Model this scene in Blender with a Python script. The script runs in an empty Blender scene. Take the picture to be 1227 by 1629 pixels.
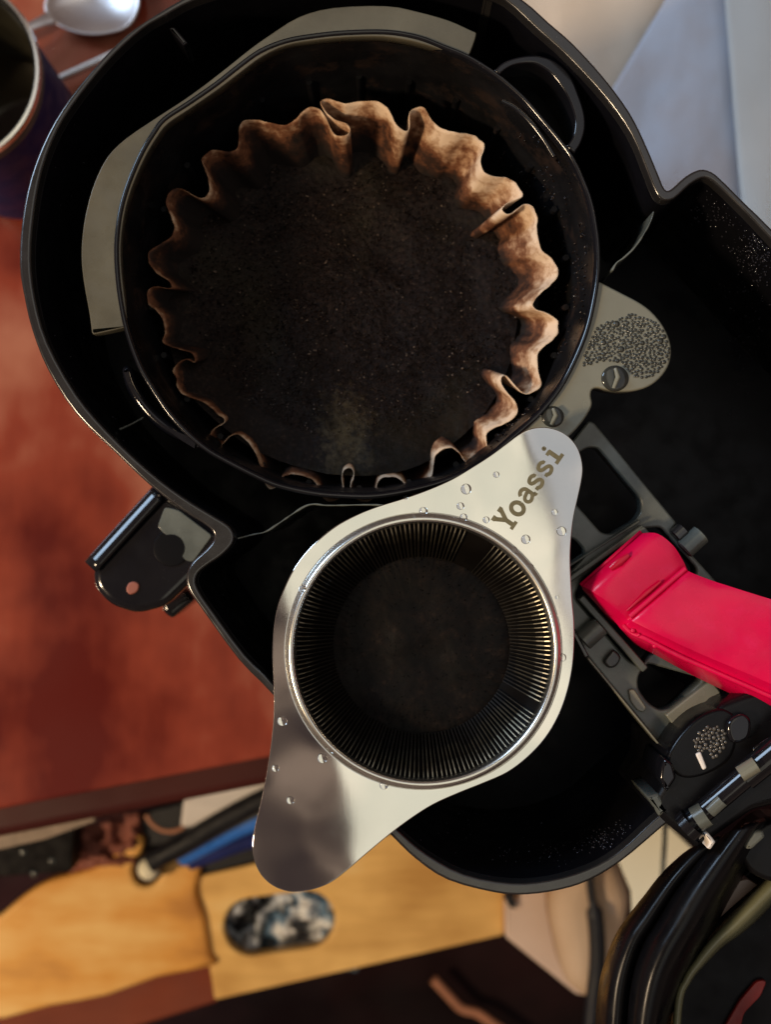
import bpy, bmesh, math, random
from mathutils import Vector, noise
from mathutils.geometry import tessellate_polygon
random.seed(7)
R = math.radians
sc = bpy.context.scene
C = sc.collection

# ------------------------------------------------------------------ camera, world, lamps
D = 0.30                       # camera height above the rim of the coffee maker (z = 0)
PX = 0.1583e-3                 # metres per photograph pixel on the plane z = 0
cd = bpy.data.cameras.new('camera'); cam = bpy.data.objects.new('camera', cd); C.objects.link(cam)
cam.location = (0, 0, D)
cd.sensor_fit = 'VERTICAL'; cd.sensor_height = 36
cd.lens = 18 / (1629 / 2 * PX / D)
cd.clip_start = 0.01; cd.clip_end = 20
cd.dof.use_dof = True; cd.dof.focus_distance = 0.297; cd.dof.aperture_fstop = 13
sc.camera = cam

w = bpy.data.worlds.new('World'); sc.world = w; w.use_nodes = True
bg = w.node_tree.nodes['Background']
bg.inputs[1].default_value = 0.92
_nt = w.node_tree; _tc = _nt.nodes.new('ShaderNodeTexCoord'); _nz = _nt.nodes.new('ShaderNodeTexNoise'); _nz.inputs['Scale'].default_value = 19; _nz.inputs['Detail'].default_value = 3
_rp = _nt.nodes.new('ShaderNodeValToRGB'); _e = _rp.color_ramp.elements; _e.new(.5)
for _k, (_p, _c) in enumerate([(.40, (.060, .042, .040, 1)), (.5, (.115, .080, .066, 1)), (.60, (.32, .23, .18, 1))]): _e[_k].position = _p; _e[_k].color = _c
_nt.links.new(_tc.outputs['Generated'], _nz.inputs['Vector']); _nt.links.new(_nz.outputs['Fac'], _rp.inputs[0]); _nt.links.new(_rp.outputs[0], bg.inputs[0])   # a dim, mixed room

def area(name, loc, sx, sy, power, col, rot=None, target=None):
    l = bpy.data.lights.new(name, 'AREA'); l.shape = 'RECTANGLE'; l.size = sx; l.size_y = sy
    l.energy = power; l.color = col
    o = bpy.data.objects.new(name, l); C.objects.link(o); o.location = loc
    if target is not None:
        o.rotation_euler = (Vector(target) - Vector(loc)).to_track_quat('-Z', 'Y').to_euler()
    elif rot: o.rotation_euler = rot
    return o
# unseen panels added to shape the strainer's reflections, bluish window from the upper left
area('reflection_panel_warm', (0.0135, 0.0035, 0.90), 0.27, 1.5, 1.06, (1, .97, .79), rot=(0, 0, R(14.8)))
area('reflection_panel_cool', (0.47, 0.12, 0.90), 0.66, 1.5, 1.5, (.90, .95, 1.0), rot=(0, 0, R(14.8)))
area('window', (-0.95, 0.62, 0.55), 0.35, 0.5, 8.5, (.55, .75, 1.0), target=(0, 0, -0.1))
area('warm_lamp', (-0.80, -0.30, 0.62), 0.12, 0.12, 10.0, (1, .75, .49), target=(0, 0.03, -0.03))
sc.view_settings.view_transform = 'Standard'; sc.view_settings.look = 'None'
sc.view_settings.exposure = 0; sc.view_settings.gamma = 1
sc.cycles.use_denoising = True
sc.cycles.max_bounces = 10; sc.cycles.transmission_bounces = 8
sc.cycles.caustics_reflective = False; sc.cycles.caustics_refractive = False

# ------------------------------------------------------------------ helpers
def W(px, py, z=0.0):
    s = PX / D * (D - z)
    return Vector(((px - 613.5) * s, (814.5 - py) * s, z))
def S(p, z):                    # length of p photograph pixels at height z
    return p * PX / D * (D - z)
def cr(pts, n=4, closed=True):  # Catmull-Rom
    out = []; m = len(pts); rng = m if closed else m - 1
    for i in range(rng):
        g = lambda k: pts[k % m] if closed else pts[max(0, min(m - 1, k))]
        p0, p1, p2, p3 = g(i - 1), g(i), g(i + 1), g(i + 2)
        for j in range(n):
            t = j / n
            out.append(tuple(.5 * (2 * b + (c - a) * t + (2 * a - 5 * b + 4 * c - d) * t * t + (3 * b - a - 3 * c + d) * t ** 3)
                             for a, b, c, d in zip(p0, p1, p2, p3)))
    if not closed: out.append(tuple(pts[-1]))
    return out
def rnd(pts, r=6, n=4):         # polygon (px) with its corners rounded by r pixels
    out = []; m = len(pts)
    for i in range(m):
        p0, p1, p2 = Vector(pts[i - 1]), Vector(pts[i]), Vector(pts[(i + 1) % m])
        a = (p0 - p1); b = (p2 - p1); q = min(r, a.length * .45, b.length * .45)
        A = p1 + a.normalized() * q; B = p1 + b.normalized() * q
        for j in range(n + 1):
            t = j / n; out.append(tuple((1 - t) ** 2 * A + 2 * t * (1 - t) * p1 + t * t * B))
    return out
def area2(l): return sum(l[i - 1][0] * l[i][1] - l[i][0] * l[i - 1][1] for i in range(len(l)))
def clean(l, eps=2e-5):
    out = []
    for p in l:
        if not out or (abs(p[0] - out[-1][0]) + abs(p[1] - out[-1][1])) > eps: out.append(p)
    if (abs(out[0][0] - out[-1][0]) + abs(out[0][1] - out[-1][1])) < eps: out.pop()
    return out
def inset(l, d):                # l CCW: moves inward by d
    n = len(l); out = []
    for i in range(n):
        a, b, c = Vector(l[i - 1]), Vector(l[i]), Vector(l[(i + 1) % n])
        e1 = (b - a).normalized(); e2 = (c - b).normalized()
        n1 = Vector((-e1.y, e1.x)); n2 = Vector((-e2.y, e2.x))
        h = n1 + n2
        k = max(.5, h.length_squared / 2)
        out.append(tuple(b + h / k * d * 1.0))
    return out
def mesh(name, vs, fs, mat, parent=None, smooth=True, flatfaces=(), ang=None):
    me = bpy.data.meshes.new(name); me.from_pydata(vs, [], fs); me.validate()
    if smooth:
        me.polygons.foreach_set('use_smooth', [True] * len(me.polygons))
        for i in flatfaces:
            if i < len(me.polygons): me.polygons[i].use_smooth = False
        if ang: me.set_sharp_from_angle(angle=R(ang))
    if mat: me.materials.append(mat)
    o = bpy.data.objects.new(name, me); C.objects.link(o)
    if parent: o.parent = parent
    return o
def plate_data(outer, holes, zt, th, b, zref=None, seg=4, zfun=None):
    zr = zt if zref is None else zref
    loops = []
    for k, l in enumerate([outer] + list(holes)):
        q = clean([tuple(W(x, y, zr).xy) for x, y in l])
        if (area2(q) < 0) == (k == 0): q.reverse()     # outer CCW, holes CW: inset() always moves into the solid
        loops.append(q)
    vs, fs = [], []; tops, bots = [], []
    b = min(b, th * .49)
    for q in loops:
        rings = []
        for j in range(seg + 1):
            a = j / seg * math.pi / 2
            rings.append((inset(q, b * (1 - math.sin(a))), zt - b * (1 - math.cos(a))))
        rings.append((q, zt - th))
        base = len(vs); n = len(q)
        for rg, z in rings:
            for p in rg: vs.append((p[0], p[1], z + (zfun(p[0], p[1]) if zfun else 0)))
        for r in range(len(rings) - 1):
            for i in range(n):
                i2 = (i + 1) % n
                fs.append((base + r * n + i, base + (r + 1) * n + i, base + (r + 1) * n + i2, base + r * n + i2))
        tops.append(base); bots.append(base + (len(rings) - 1) * n)
    nf = len(fs)
    idx_t = [tops[k] + i for k, q in enumerate(loops) for i in range(len(q))]
    idx_b = [bots[k] + i for k, q in enumerate(loops) for i in range(len(q))]
    tri = tessellate_polygon([[Vector(vs[tops[k] + i]).xy.to_3d() for i in range(len(q))] for k, q in enumerate(loops)])
    for t in tri:
        a, b2, c = [idx_t[i] for i in t]
        if (Vector(vs[b2]) - Vector(vs[a])).cross(Vector(vs[c]) - Vector(vs[a])).z < 0: b2, c = c, b2
        fs.append((a, b2, c))
        a, b2, c = [idx_b[i] for i in t]
        if (Vector(vs[b2]) - Vector(vs[a])).cross(Vector(vs[c]) - Vector(vs[a])).z > 0: b2, c = c, b2
        fs.append((a, b2, c))
    return vs, fs, nf
def plate(name, outer, zt, th, mat, parent=None, holes=(), b=4e-4, zref=None, zfun=None):
    vs, fs, nf = plate_data(outer, holes, zt, th, b, zref, zfun=zfun)
    return mesh(name, vs, fs, mat, parent, flatfaces=range(nf, len(fs)))
def loft(name, rings, mat, parent=None, closed=True, cap0=False, cap1=False, ang=None, wrap=False):
    n = len(rings[0]); vs = [tuple(p) for r in rings for p in r]; fs = []
    m = len(rings)
    for r in range(m if wrap else m - 1):
        for i in range(n if closed else n - 1):
            i2 = (i + 1) % n; r2 = (r + 1) % m
            fs.append((r * n + i, r * n + i2, r2 * n + i2, r2 * n + i))
    if cap0: fs.append(tuple(range(n))[::-1])
    if cap1: fs.append(tuple((m - 1) * n + i for i in range(n)))
    return mesh(name, vs, fs, mat, parent, ang=ang)
def tube_data(path, rad, seg=10, flat=1.0):
    vs, fs = [], []; path = [Vector(p) for p in path]; n = len(path); up = Vector((0, 0, 1))
    for i, p in enumerate(path):
        t = (path[min(n - 1, i + 1)] - path[max(0, i - 1)]).normalized()
        s = t.cross(up)
        if s.length < 1e-3: s = Vector((1, 0, 0))
        s.normalize(); u = s.cross(t)
        r = rad[i] if isinstance(rad, (list, tuple)) else rad
        for k in range(seg):
            a = 2 * math.pi * k / seg
            vs.append(tuple(p + s * math.cos(a) * r + u * math.sin(a) * r * flat))
    for i in range(n - 1):
        for k in range(seg):
            k2 = (k + 1) % seg; fs.append((i * seg + k, i * seg + k2, (i + 1) * seg + k2, (i + 1) * seg + k))
    fs.append(tuple(range(seg))[::-1]); fs.append(tuple((n - 1) * seg + k for k in range(seg)))
    return vs, fs
def tube(name, path, rad, mat, parent=None, seg=10, flat=1.0):
    vs, fs = tube_data(path, rad, seg, flat); return mesh(name, vs, fs, mat, parent, ang=60)
def pxpath(pts, z, n=5):
    q = cr([(p[0], p[1], p[2] if len(p) > 2 else z) for p in pts], n, closed=False)
    return [W(*p) for p in q]
def lathe(name, prof, cx, cy, mat, parent=None, seg=64, ang=40):
    rings = [[(cx + r * math.cos(2 * math.pi * k / seg), cy + r * math.sin(2 * math.pi * k / seg), z) for k in range(seg)] for r, z in prof]
    return loft(name, rings, mat, parent, ang=ang)
def empty(name, loc, label, cat, group=None):
    o = bpy.data.objects.new(name, None); C.objects.link(o); o.location = loc; o.empty_display_size = .01
    tag(o, label, cat, group); bpy.context.view_layer.update(); return o
def tag(o, label=None, cat=None, group=None, kind=None):
    if label: o['label'] = label
    if cat: o['category'] = cat
    if group: o['group'] = group
    if kind: o['kind'] = kind
    return o

# ------------------------------------------------------------------ materials
def newmat(name):
    m = bpy.data.materials.new(name); m.use_nodes = True; nt = m.node_tree
    return m, nt, nt.nodes['Principled BSDF']
def N(nt, t, **kw):
    n = nt.nodes.new(t)
    for k, v in kw.items():
        if k in n.inputs.keys(): n.inputs[k].default_value = v
        else: setattr(n, k, v)
    return n
def noise_tex(nt, scale, detail=4, rough=.55, vec=None, stretch=None):
    g = N(nt, 'ShaderNodeNewGeometry') if False else N(nt, 'ShaderNodeTexCoord')
    src = g.outputs['Object']
    if stretch:
        mp = N(nt, 'ShaderNodeMapping'); mp.inputs['Scale'].default_value = stretch[0]; mp.inputs['Rotation'].default_value = (0, 0, stretch[1])
        nt.links.new(src, mp.inputs[0]); src = mp.outputs[0]
    n = N(nt, 'ShaderNodeTexNoise'); n.inputs['Scale'].default_value = scale; n.inputs['Detail'].default_value = detail
    n.inputs['Roughness'].default_value = rough; nt.links.new(src, n.inputs['Vector'])
    return n.outputs['Fac']
def ramp(nt, fac, stops):
    r = N(nt, 'ShaderNodeValToRGB'); e = r.color_ramp.elements
    while len(e) < len(stops): e.new(.5)
    for k, (p, c) in enumerate(stops):
        e[k].position = p; e[k].color = (c[0], c[1], c[2], 1) if not isinstance(c, (int, float)) else (c, c, c, 1)
    nt.links.new(fac, r.inputs[0]); return r.outputs[0]
def bump(nt, bs, fac, strength, dist=2e-4):
    b = N(nt, 'ShaderNodeBump'); b.inputs['Strength'].default_value = strength; b.inputs['Distance'].default_value = dist
    nt.links.new(fac, b.inputs['Height']); nt.links.new(b.outputs[0], bs.inputs['Normal'])
def plastic(name, col, rough, spec=.5, var=.5, specks=0.0, bumpy=.04, coat=0, stain=None):
    m, nt, bs = newmat(name)
    f = noise_tex(nt, 60, 6)
    c = ramp(nt, f, [(.3, [x * (1 - var * .5) for x in col]), (.7, [x * (1 + var * .5) for x in col])])
    if specks:
        v = N(nt, 'ShaderNodeTexVoronoi'); v.inputs['Scale'].default_value = 900
        tc = N(nt, 'ShaderNodeTexCoord'); nt.links.new(tc.outputs['Object'], v.inputs['Vector'])
        k = ramp(nt, v.outputs['Distance'], [(.06, 1.0), (.13, 0.0)])
        patch = ramp(nt, noise_tex(nt, 45, 3), [(.52, 0.0), (.72, specks)])
        mu = N(nt, 'ShaderNodeMath', operation='MULTIPLY'); nt.links.new(k, mu.inputs[0]); nt.links.new(patch, mu.inputs[1])
        mx = N(nt, 'ShaderNodeMixRGB'); nt.links.new(mu.outputs[0], mx.inputs[0]); nt.links.new(c, mx.inputs[1]); mx.inputs[2].default_value = (.16, .15, .15, 1)
        c = mx.outputs[0]
    if stain:
        k = ramp(nt, noise_tex(nt, 75, 7, .68), [(.53, 0.0), (.66, .8)]); mx = N(nt, 'ShaderNodeMixRGB')
        nt.links.new(k, mx.inputs[0]); nt.links.new(c, mx.inputs[1]); mx.inputs[2].default_value = (*stain, 1); c = mx.outputs[0]
    nt.links.new(c, bs.inputs['Base Color'])
    r = ramp(nt, noise_tex(nt, 130, 5), [(.35, max(.02, rough * .7)), (.7, min(1, rough * 1.35))])
    nt.links.new(r, bs.inputs['Roughness'])
    bs.inputs['Specular IOR Level'].default_value = spec
    bs.inputs['Coat Weight'].default_value = coat; bs.inputs['Coat Roughness'].default_value = .06
    if bumpy: bump(nt, bs, noise_tex(nt, 350, 4), bumpy, 1e-4)
    return m
M = {}
M['gloss'] = plastic('black_gloss_plastic', (.006, .006, .008), .13, .5, specks=.5)
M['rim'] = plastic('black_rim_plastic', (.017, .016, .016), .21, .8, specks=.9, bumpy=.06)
M['ledge'] = plastic('ledge_reflection_grey', (.100, .092, .066), .3, .5, specks=.4)  # glossy black part, ceiling reflection put into the grey base colour
M['arm'] = plastic('arm_reflection_grey', (.185, .185, .145), .22, .5, var=.25, bumpy=.03)  # black plastic, mirrored ceiling painted in as a grey base
M['frame'] = plastic('dark_grey_frame_plastic', (.098, .108, .096), .24, .5, var=1.1, specks=.4)
M['lid'] = plastic('black_lid_plastic', (.0035, .0035, .0045), .33, .22, specks=.4)
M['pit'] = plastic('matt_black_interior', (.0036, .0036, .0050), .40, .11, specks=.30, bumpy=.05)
M['wall'] = plastic('stained_basket_plastic', (.0065, .0065, .0075), .35, .22, stain=(.030, .019, .015), var=1.2, specks=.35, bumpy=.3)
M['knob'] = plastic('dark_peg_plastic', (.03, .033, .03), .12, .6)
M['red'] = plastic('crimson_plastic', (.62, .0012, .058), .27, .40, var=.25, bumpy=.18, stain=(.66, .008, .085))
M['darkred'] = plastic('dark_crimson_plastic', (.45, .003, .03), .3, .4, var=.12)
M['white'] = plastic('white_plastic', (.86, .80, .74), .5, .4, var=.1)
M['black_blur'] = plastic('black_rubber', (.008, .008, .010), .5, .35)
M['blue'] = plastic('blue_plastic', (.03, .17, .62), .35, .5, var=.2)
M['navy'] = plastic('navy_enamel', (.018, .026, .12), .5, .1, var=.3)
M['cord'] = plastic('brown_cord', (.42, .19, .11), .5, .3)
M['olive_sheen'] = plastic('olive_window_sheen', (.15, .15, .085), .25, .5, var=.3)  # window highlight put into the colour

def steel(name, col, r0, r1, brushed=None, streak=0.0, bmp=.05):
    m, nt, bs = newmat(name)
    bs.inputs['Metallic'].default_value = 1
    f = noise_tex(nt, 28, 5)
    c = ramp(nt, f, [(.3, [x * .90 for x in col]), (.7, col)])
    nt.links.new(c, bs.inputs['Base Color'])
    nt.links.new(ramp(nt, noise_tex(nt, 22, 6), [(.35, r0), (.68, r1)]), bs.inputs['Roughness'])
    g = noise_tex(nt, 900, 3, stretch=((1, .08, 1), R(35))) if brushed else noise_tex(nt, 1200, 3)
    if brushed:
        b1 = N(nt, 'ShaderNodeBump'); b1.inputs['Strength'].default_value = .55; b1.inputs['Distance'].default_value = 1e-3; nt.links.new(noise_tex(nt, 16, 2), b1.inputs['Height'])
        b2 = N(nt, 'ShaderNodeBump'); b2.inputs['Strength'].default_value = bmp; b2.inputs['Distance'].default_value = 3e-5; nt.links.new(g, b2.inputs['Height']); nt.links.new(b1.outputs[0], b2.inputs['Normal'])
        nt.links.new(b2.outputs[0], bs.inputs['Normal'])
    else: bump(nt, bs, g, bmp, 3e-5)
    return m
M['steel'] = steel('satin_steel', (.78, .775, .74), .03, .085, brushed=True, bmp=.02)
M['steel_dark'] = steel('wet_steel_bar', (.17, .155, .11), .4, .6)
M['spoon'] = steel('spoon_steel', (.78, .74, .74), .30, .42)
M['trim'] = plastic('dull_trim', (.26, .20, .15), .6, .2)
M['mugrim'] = steel('dull_mug_steel', (.95, .93, .86), .22, .34)
M['edge'] = steel('polished_steel', (.80, .79, .73), .20, .32)

m, nt, bs = newmat('etched_lettering'); bs.inputs['Roughness'].default_value = .6
nt.links.new(ramp(nt, noise_tex(nt, 700, 3), [(.3, (.13, .112, .058)), (.7, (.19, .165, .09))]), bs.inputs['Base Color']); bs.inputs['Metallic'].default_value = .2
M['etch'] = m
m, nt, bs = newmat('clear_water'); bs.inputs['Base Color'].default_value = (1, 1, 1, 1); bs.inputs['Roughness'].default_value = 0
bs.inputs['IOR'].default_value = 1.33; bs.inputs['Transmission Weight'].default_value = 1
M['water'] = m

# paper: cream at the lip, soaked brown further down (coffee stain by depth, plus shade painted on the left flutes)
m, nt, bs = newmat('coffee_stained_paper')
at = N(nt, 'ShaderNodeAttribute', attribute_name='soak_shade')
nz = noise_tex(nt, 130, 6, .65); nz2 = noise_tex(nt, 420, 5, .7)
a1 = N(nt, 'ShaderNodeMath', operation='MULTIPLY_ADD'); nt.links.new(nz, a1.inputs[0]); a1.inputs[1].default_value = 1.7; nt.links.new(at.outputs['Fac'], a1.inputs[2])
a2 = N(nt, 'ShaderNodeMath', operation='MULTIPLY_ADD'); nt.links.new(nz2, a2.inputs[0]); a2.inputs[1].default_value = .5; nt.links.new(a1.outputs[0], a2.inputs[2])
a3 = N(nt, 'ShaderNodeMath', operation='SUBTRACT'); nt.links.new(a2.outputs[0], a3.inputs[0]); a3.inputs[1].default_value = .98
c = ramp(nt, a3.outputs[0], [(.06, (.70, .53, .38)), (.26, (.42, .255, .15)), (.46, (.16, .062, .028)), (.70, (.035, .015, .009)), (.95, (.010, .007, .006))])
nt.links.new(c, bs.inputs['Base Color']); bs.inputs['Roughness'].default_value = .75; bs.inputs['Specular IOR Level'].default_value = .25
bs.inputs['Subsurface Weight'].default_value = 0
bump(nt, bs, noise_tex(nt, 380, 6, .7), .5, 3e-4)
M['paper'] = m
m, nt, bs = newmat('wet_coffee_grounds')
c = ramp(nt, noise_tex(nt, 900, 6, .7), [(.3, (.0022, .0012, .0009)), (.52, (.0078, .0042, .0032)), (.64, (.020, .0115, .0085)), (.78, (.085, .056, .042))])
pt = ramp(nt, noise_tex(nt, 34, 3), [(.55, 0.0), (.75, .55)])
mx = N(nt, 'ShaderNodeMixRGB'); nt.links.new(pt, mx.inputs[0]); nt.links.new(c, mx.inputs[1]); mx.inputs[2].default_value = (.022, .018, .009, 1)
_tc = N(nt, 'ShaderNodeTexCoord'); _mp = N(nt, 'ShaderNodeMapping'); _mp.inputs['Location'].default_value = (.0108, -.0215, 0); _mp.inputs['Rotation'].default_value = (0, 0, 0)
_g = N(nt, 'ShaderNodeVectorMath', operation='MULTIPLY'); nt.links.new(_tc.outputs['Object'], _mp.inputs[0]); nt.links.new(_mp.outputs[0], _g.inputs[0]); _g.inputs[1].default_value = (1, .62, 0)
_l = N(nt, 'ShaderNodeVectorMath', operation='LENGTH'); nt.links.new(_g.outputs[0], _l.inputs[0])
_n = N(nt, 'ShaderNodeMath', operation='MULTIPLY_ADD'); nt.links.new(noise_tex(nt, 380, 6, .75), _n.inputs[0]); _n.inputs[1].default_value = .030; nt.links.new(_l.outputs['Value'], _n.inputs[2])
_r = ramp(nt, _n.outputs[0], [(.013, .85), (.0225, 0.0)])
_m2 = N(nt, 'ShaderNodeMixRGB'); nt.links.new(_r, _m2.inputs[0]); nt.links.new(mx.outputs[0], _m2.inputs[1]); _m2.inputs[2].default_value = (.12, .088, .046, 1)
nt.links.new(_m2.outputs[0], bs.inputs['Base Color']); bs.inputs['Roughness'].default_value = .42; bs.inputs['Specular IOR Level'].default_value = .12
bump(nt, bs, noise_tex(nt, 1000, 7, .78), .7, 4e-4)
M['grounds'] = m

def wood(name, cols, scale, stretch, rough=.4, spec=.5, coat=0.0, big=4):
    m, nt, bs = newmat(name)
    f1 = noise_tex(nt, scale, 7, .62, stretch=stretch); f2 = noise_tex(nt, big, 4, .6)
    ad = N(nt, 'ShaderNodeMath', operation='MULTIPLY_ADD'); nt.links.new(f2, ad.inputs[0]); ad.inputs[1].default_value = 1.1
    su = N(nt, 'ShaderNodeMath', operation='MULTIPLY'); nt.links.new(f1, su.inputs[0]); su.inputs[1].default_value = .55
    nt.links.new(su.outputs[0], ad.inputs[2])
    s2 = N(nt, 'ShaderNodeMath', operation='SUBTRACT'); nt.links.new(ad.outputs[0], s2.inputs[0]); s2.inputs[1].default_value = .32
    n = len(cols)
    nt.links.new(ramp(nt, s2.outputs[0], [(.33 + .36 * i / (n - 1), c) for i, c in enumerate(cols)]), bs.inputs['Base Color'])
    nt.links.new(ramp(nt, noise_tex(nt, 18, 5), [(.35, rough * .75), (.7, rough * 1.3)]), bs.inputs['Roughness'])
    bs.inputs['Specular IOR Level'].default_value = spec; bs.inputs['Coat Weight'].default_value = coat
    bump(nt, bs, f1, .08, 3e-4)
    return m
M['table'] = wood('red_varnished_wood', [(.10, .010, .006), (.25, .042, .020), (.40, .14, .08)], 14, ((1, .3, 1), R(-75)), .15, .6, big=8)  # peach tone puts the varnish's ceiling sheen into the wood colour
M['table_edge'] = wood('dark_red_edge_wood', [(.035, .006, .005), (.07, .012, .009)], 30, ((.2, 1, 1), R(10)), .5, .2)
M['pine'] = wood('honey_coloured_wood', [(.58, .31, .08), (.86, .53, .17), (.94, .70, .32)], 34, ((.16, 1, 1), R(12)), .5, .3, big=7)
M['pine2'] = wood('orange_board_wood', [(.34, .12, .02), (.74, .35, .07), (.90, .58, .20)], 30, ((.2, 1, 1), R(20)), .5, .3, big=6)
M['redboard'] = wood('russet_board_wood', [(.12, .022, .010), (.26, .055, .020)], 22, ((.2, 1, 1), R(20)), .5, .3)
M['floor'] = wood('dark_floor_wood', [(.008, .004, .005), (.02, .008, .009), (.035, .012, .012)], 12, ((.3, 1, 1), R(20)), .8, .1)
def cloth(name, cols, scale=35, rough=.9, bumpy=.3, bs_scale=700):
    m, nt, bs = newmat(name)
    n = len(cols)
    nt.links.new(ramp(nt, noise_tex(nt, scale, 5), [(.3 + .4 * i / (n - 1), c) for i, c in enumerate(cols)]), bs.inputs['Base Color'])
    bs.inputs['Roughness'].default_value = rough; bs.inputs['Specular IOR Level'].default_value = .2
    bump(nt, bs, noise_tex(nt, bs_scale, 4), bumpy, 3e-4); return m
M['cloth'] = cloth('white_cloth', [(.66, .61, .57), (.78, .74, .70)], 20)
M['tan'] = cloth('tan_suede', [(.50, .34, .21), (.66, .48, .32)], 14)
M['pinkish'] = cloth('pale_beige_board', [(.62, .46, .36), (.74, .57, .45)], 14)
M['cream'] = cloth('cream_card', [(.76, .70, .50), (.84, .79, .60)], 10, bumpy=.05)
M['leather'] = cloth('red_brown_leather', [(.16, .05, .035), (.34, .13, .09)], 30, .5, .5, 60)
m, nt, bs = newmat('crumpled_film')
nt.links.new(ramp(nt, noise_tex(nt, 30, 2), [(.36, (.008, .008, .010)), (.42, (.70, .74, .78)), (.50, (.02, .025, .03)), (.56, (.16, .28, .42)), (.61, (.92, .93, .92)), (.70, (.03, .03, .035))]), bs.inputs['Base Color'])
bs.inputs['Roughness'].default_value = .25
M['film'] = m

# ------------------------------------------------------------------ the setting
ZT = -0.22; ZB = -0.40
def quad(name, x0, y0, x1, y1, z, th, mat):
    vs = [(x0, y0, z), (x1, y0, z), (x1, y1, z), (x0, y1, z), (x0, y0, z - th), (x1, y0, z - th), (x1, y1, z - th), (x0, y1, z - th)]
    return mesh(name, vs, [(0, 1, 2, 3), (7, 6, 5, 4), (0, 4, 5, 1), (1, 5, 6, 2), (2, 6, 7, 3), (3, 7, 4, 0)], mat, smooth=False)
tag(quad('floor', -.9, -.9, .9, .9, -.56, .02, M['floor']), kind='structure')

tb = empty('table', W(200, 900, ZT), 'red varnished wooden table beneath the coffee maker, mug and spoon', 'table')
def child(o, p):                # keep world placement under an offset Empty
    o.parent = p; o.matrix_parent_inverse = p.matrix_world.inverted(); return o
child(plate('tabletop', [(-500, 1388), (-500, -700), (1700, -700), (1700, 950), (440, 1203), (0, 1288)], ZT, .012, M['table'], b=.002), tb)
child(plate('edge_moulding', [(-500, 1432), (-500, -690), (1690, -690), (1690, 1000), (440, 1247), (0, 1334)], ZT - .0125, .016, M['table_edge'], b=.005), tb)
child(plate('metal_trim', [(-300, 1412), (0, 1352), (70, 1336), (150, 1308), (150, 1290), (0, 1320), (-300, 1380)], ZT - .0290, .004, M['trim'], b=.001), tb)

# cloth at the upper right: warm light and blue shadow painted as three sheets
def sheet(name, P0, P1, P2, P3, z, mat, seed, label, amp=.0035, nx=60, ny=50):
    vs, fs = [], []
    for j in range(ny):
        for i in range(nx):
            u_, t = i / (nx - 1), j / (ny - 1)
            a_ = Vector(P0).lerp(Vector(P1), u_); b_ = Vector(P3).lerp(Vector(P2), u_); c = a_.lerp(b_, t)
            h = amp * noise.noise(Vector((c.x / 90, c.y / 170, seed))) + amp * .12 * noise.noise(Vector((c.x / 20, c.y / 30, seed)))
            e = min(1, min(u_, 1 - u_) * 12); h -= .0015 * (1 - e) ** 2
            vs.append(tuple(W(c.x, c.y, z + h)))
    for j in range(ny - 1):
        for i in range(nx - 1):
            a_ = j * nx + i; fs.append((a_, a_ + nx, a_ + nx + 1, a_ + 1))
    o = mesh(name, vs, fs, mat); m_ = o.modifiers.new('thickness', 'SOLIDIFY'); m_.thickness = .0012; m_.offset = -1
    return tag(o, label, 'cloth')
M['c_cream'] = cloth('cloth_warm_light', [(.62, .52, .42), (.72, .62, .51)], 16)
M['c_blue'] = cloth('cloth_blue_shade', [(.52, .46, .45), (.56, .53, .56), (.60, .66, .78)], 13, bumpy=.2)  # blue shadow tone put into the cloth colour
M['c_grey'] = cloth('cloth_pale_light', [(.66, .66, .64), (.78, .76, .72)], 16)
sheet('warm_lit_sheet', (640, -260), (1240, -260), (1240, 560), (800, 560), ZT + .004, M['c_cream'], 1, 'cloth sheet coloured cream for warm light, beside the top of the coffee maker rim')
sheet('blue_shade_sheet', (1215, -260), (1500, -260), (1400, 700), (890, 282), ZT + .012, M['c_blue'], 5, 'cloth sheet coloured blue grey for shade, between the cream and pale grey sheets')
sheet('pale_lit_sheet', (1133, -260), (1800, -260), (1800, 800), (1218, 800), ZT + .020, M['c_grey'], 9, 'cloth sheet coloured pale grey as a lit fold, along the right edge of the picture')

# mug
mug = empty('mug', W(-91, 112, ZT), 'steel rimmed navy mug standing at the upper left beside the spoon', 'mug')
zr = -.125; cw = W(-91, 112, zr); rr = S(155, zr)
def mp(o): return child(o, mug)
mp(lathe('body', [(rr * .935, zr - .0105), (rr * .94, zr - .02), (rr * .90, ZT + .006), (rr * .85, ZT + .0005), (0.001, ZT + .0005)], cw.x, cw.y, M['navy']))
mp(lathe('steel_rim', [(rr * .96, zr - .0036), (rr * .97, zr - .0036), (rr * .985, zr - .0034), (rr, zr - .002), (rr * .985, zr + .0003), (rr * .955, zr + .0006), (rr * .925, zr - .001), (rr * .915, zr - .006)], cw.x, cw.y, M['mugrim']))
mp(lathe('rim_band', [(rr * .935, zr - .0107), (rr * .955, zr - .0104), (rr * .975, zr - .0075), (rr * .975, zr - .0030)], cw.x, cw.y, plastic('dull_steel_band', (.10, .125, .115), .6, .2)))
mp(lathe('liner', [(rr * .915, zr - .0055), (rr * .88, zr - .05), (rr * .80, ZT + .006), (.001, ZT + .005)], cw.x, cw.y, M['steel_dark']))
mw, nt, bs = newmat('black_coffee'); bs.inputs['Base Color'].default_value = (.012, .007, .002, 1); bs.inputs['Roughness'].default_value = .06
cf = lathe('coffee', [(rr * .865, zr - .062), (.0005, zr - .062)], cw.x, cw.y, mw); tag(cf, 'dark coffee filling the navy mug', 'coffee', kind=None)

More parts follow.
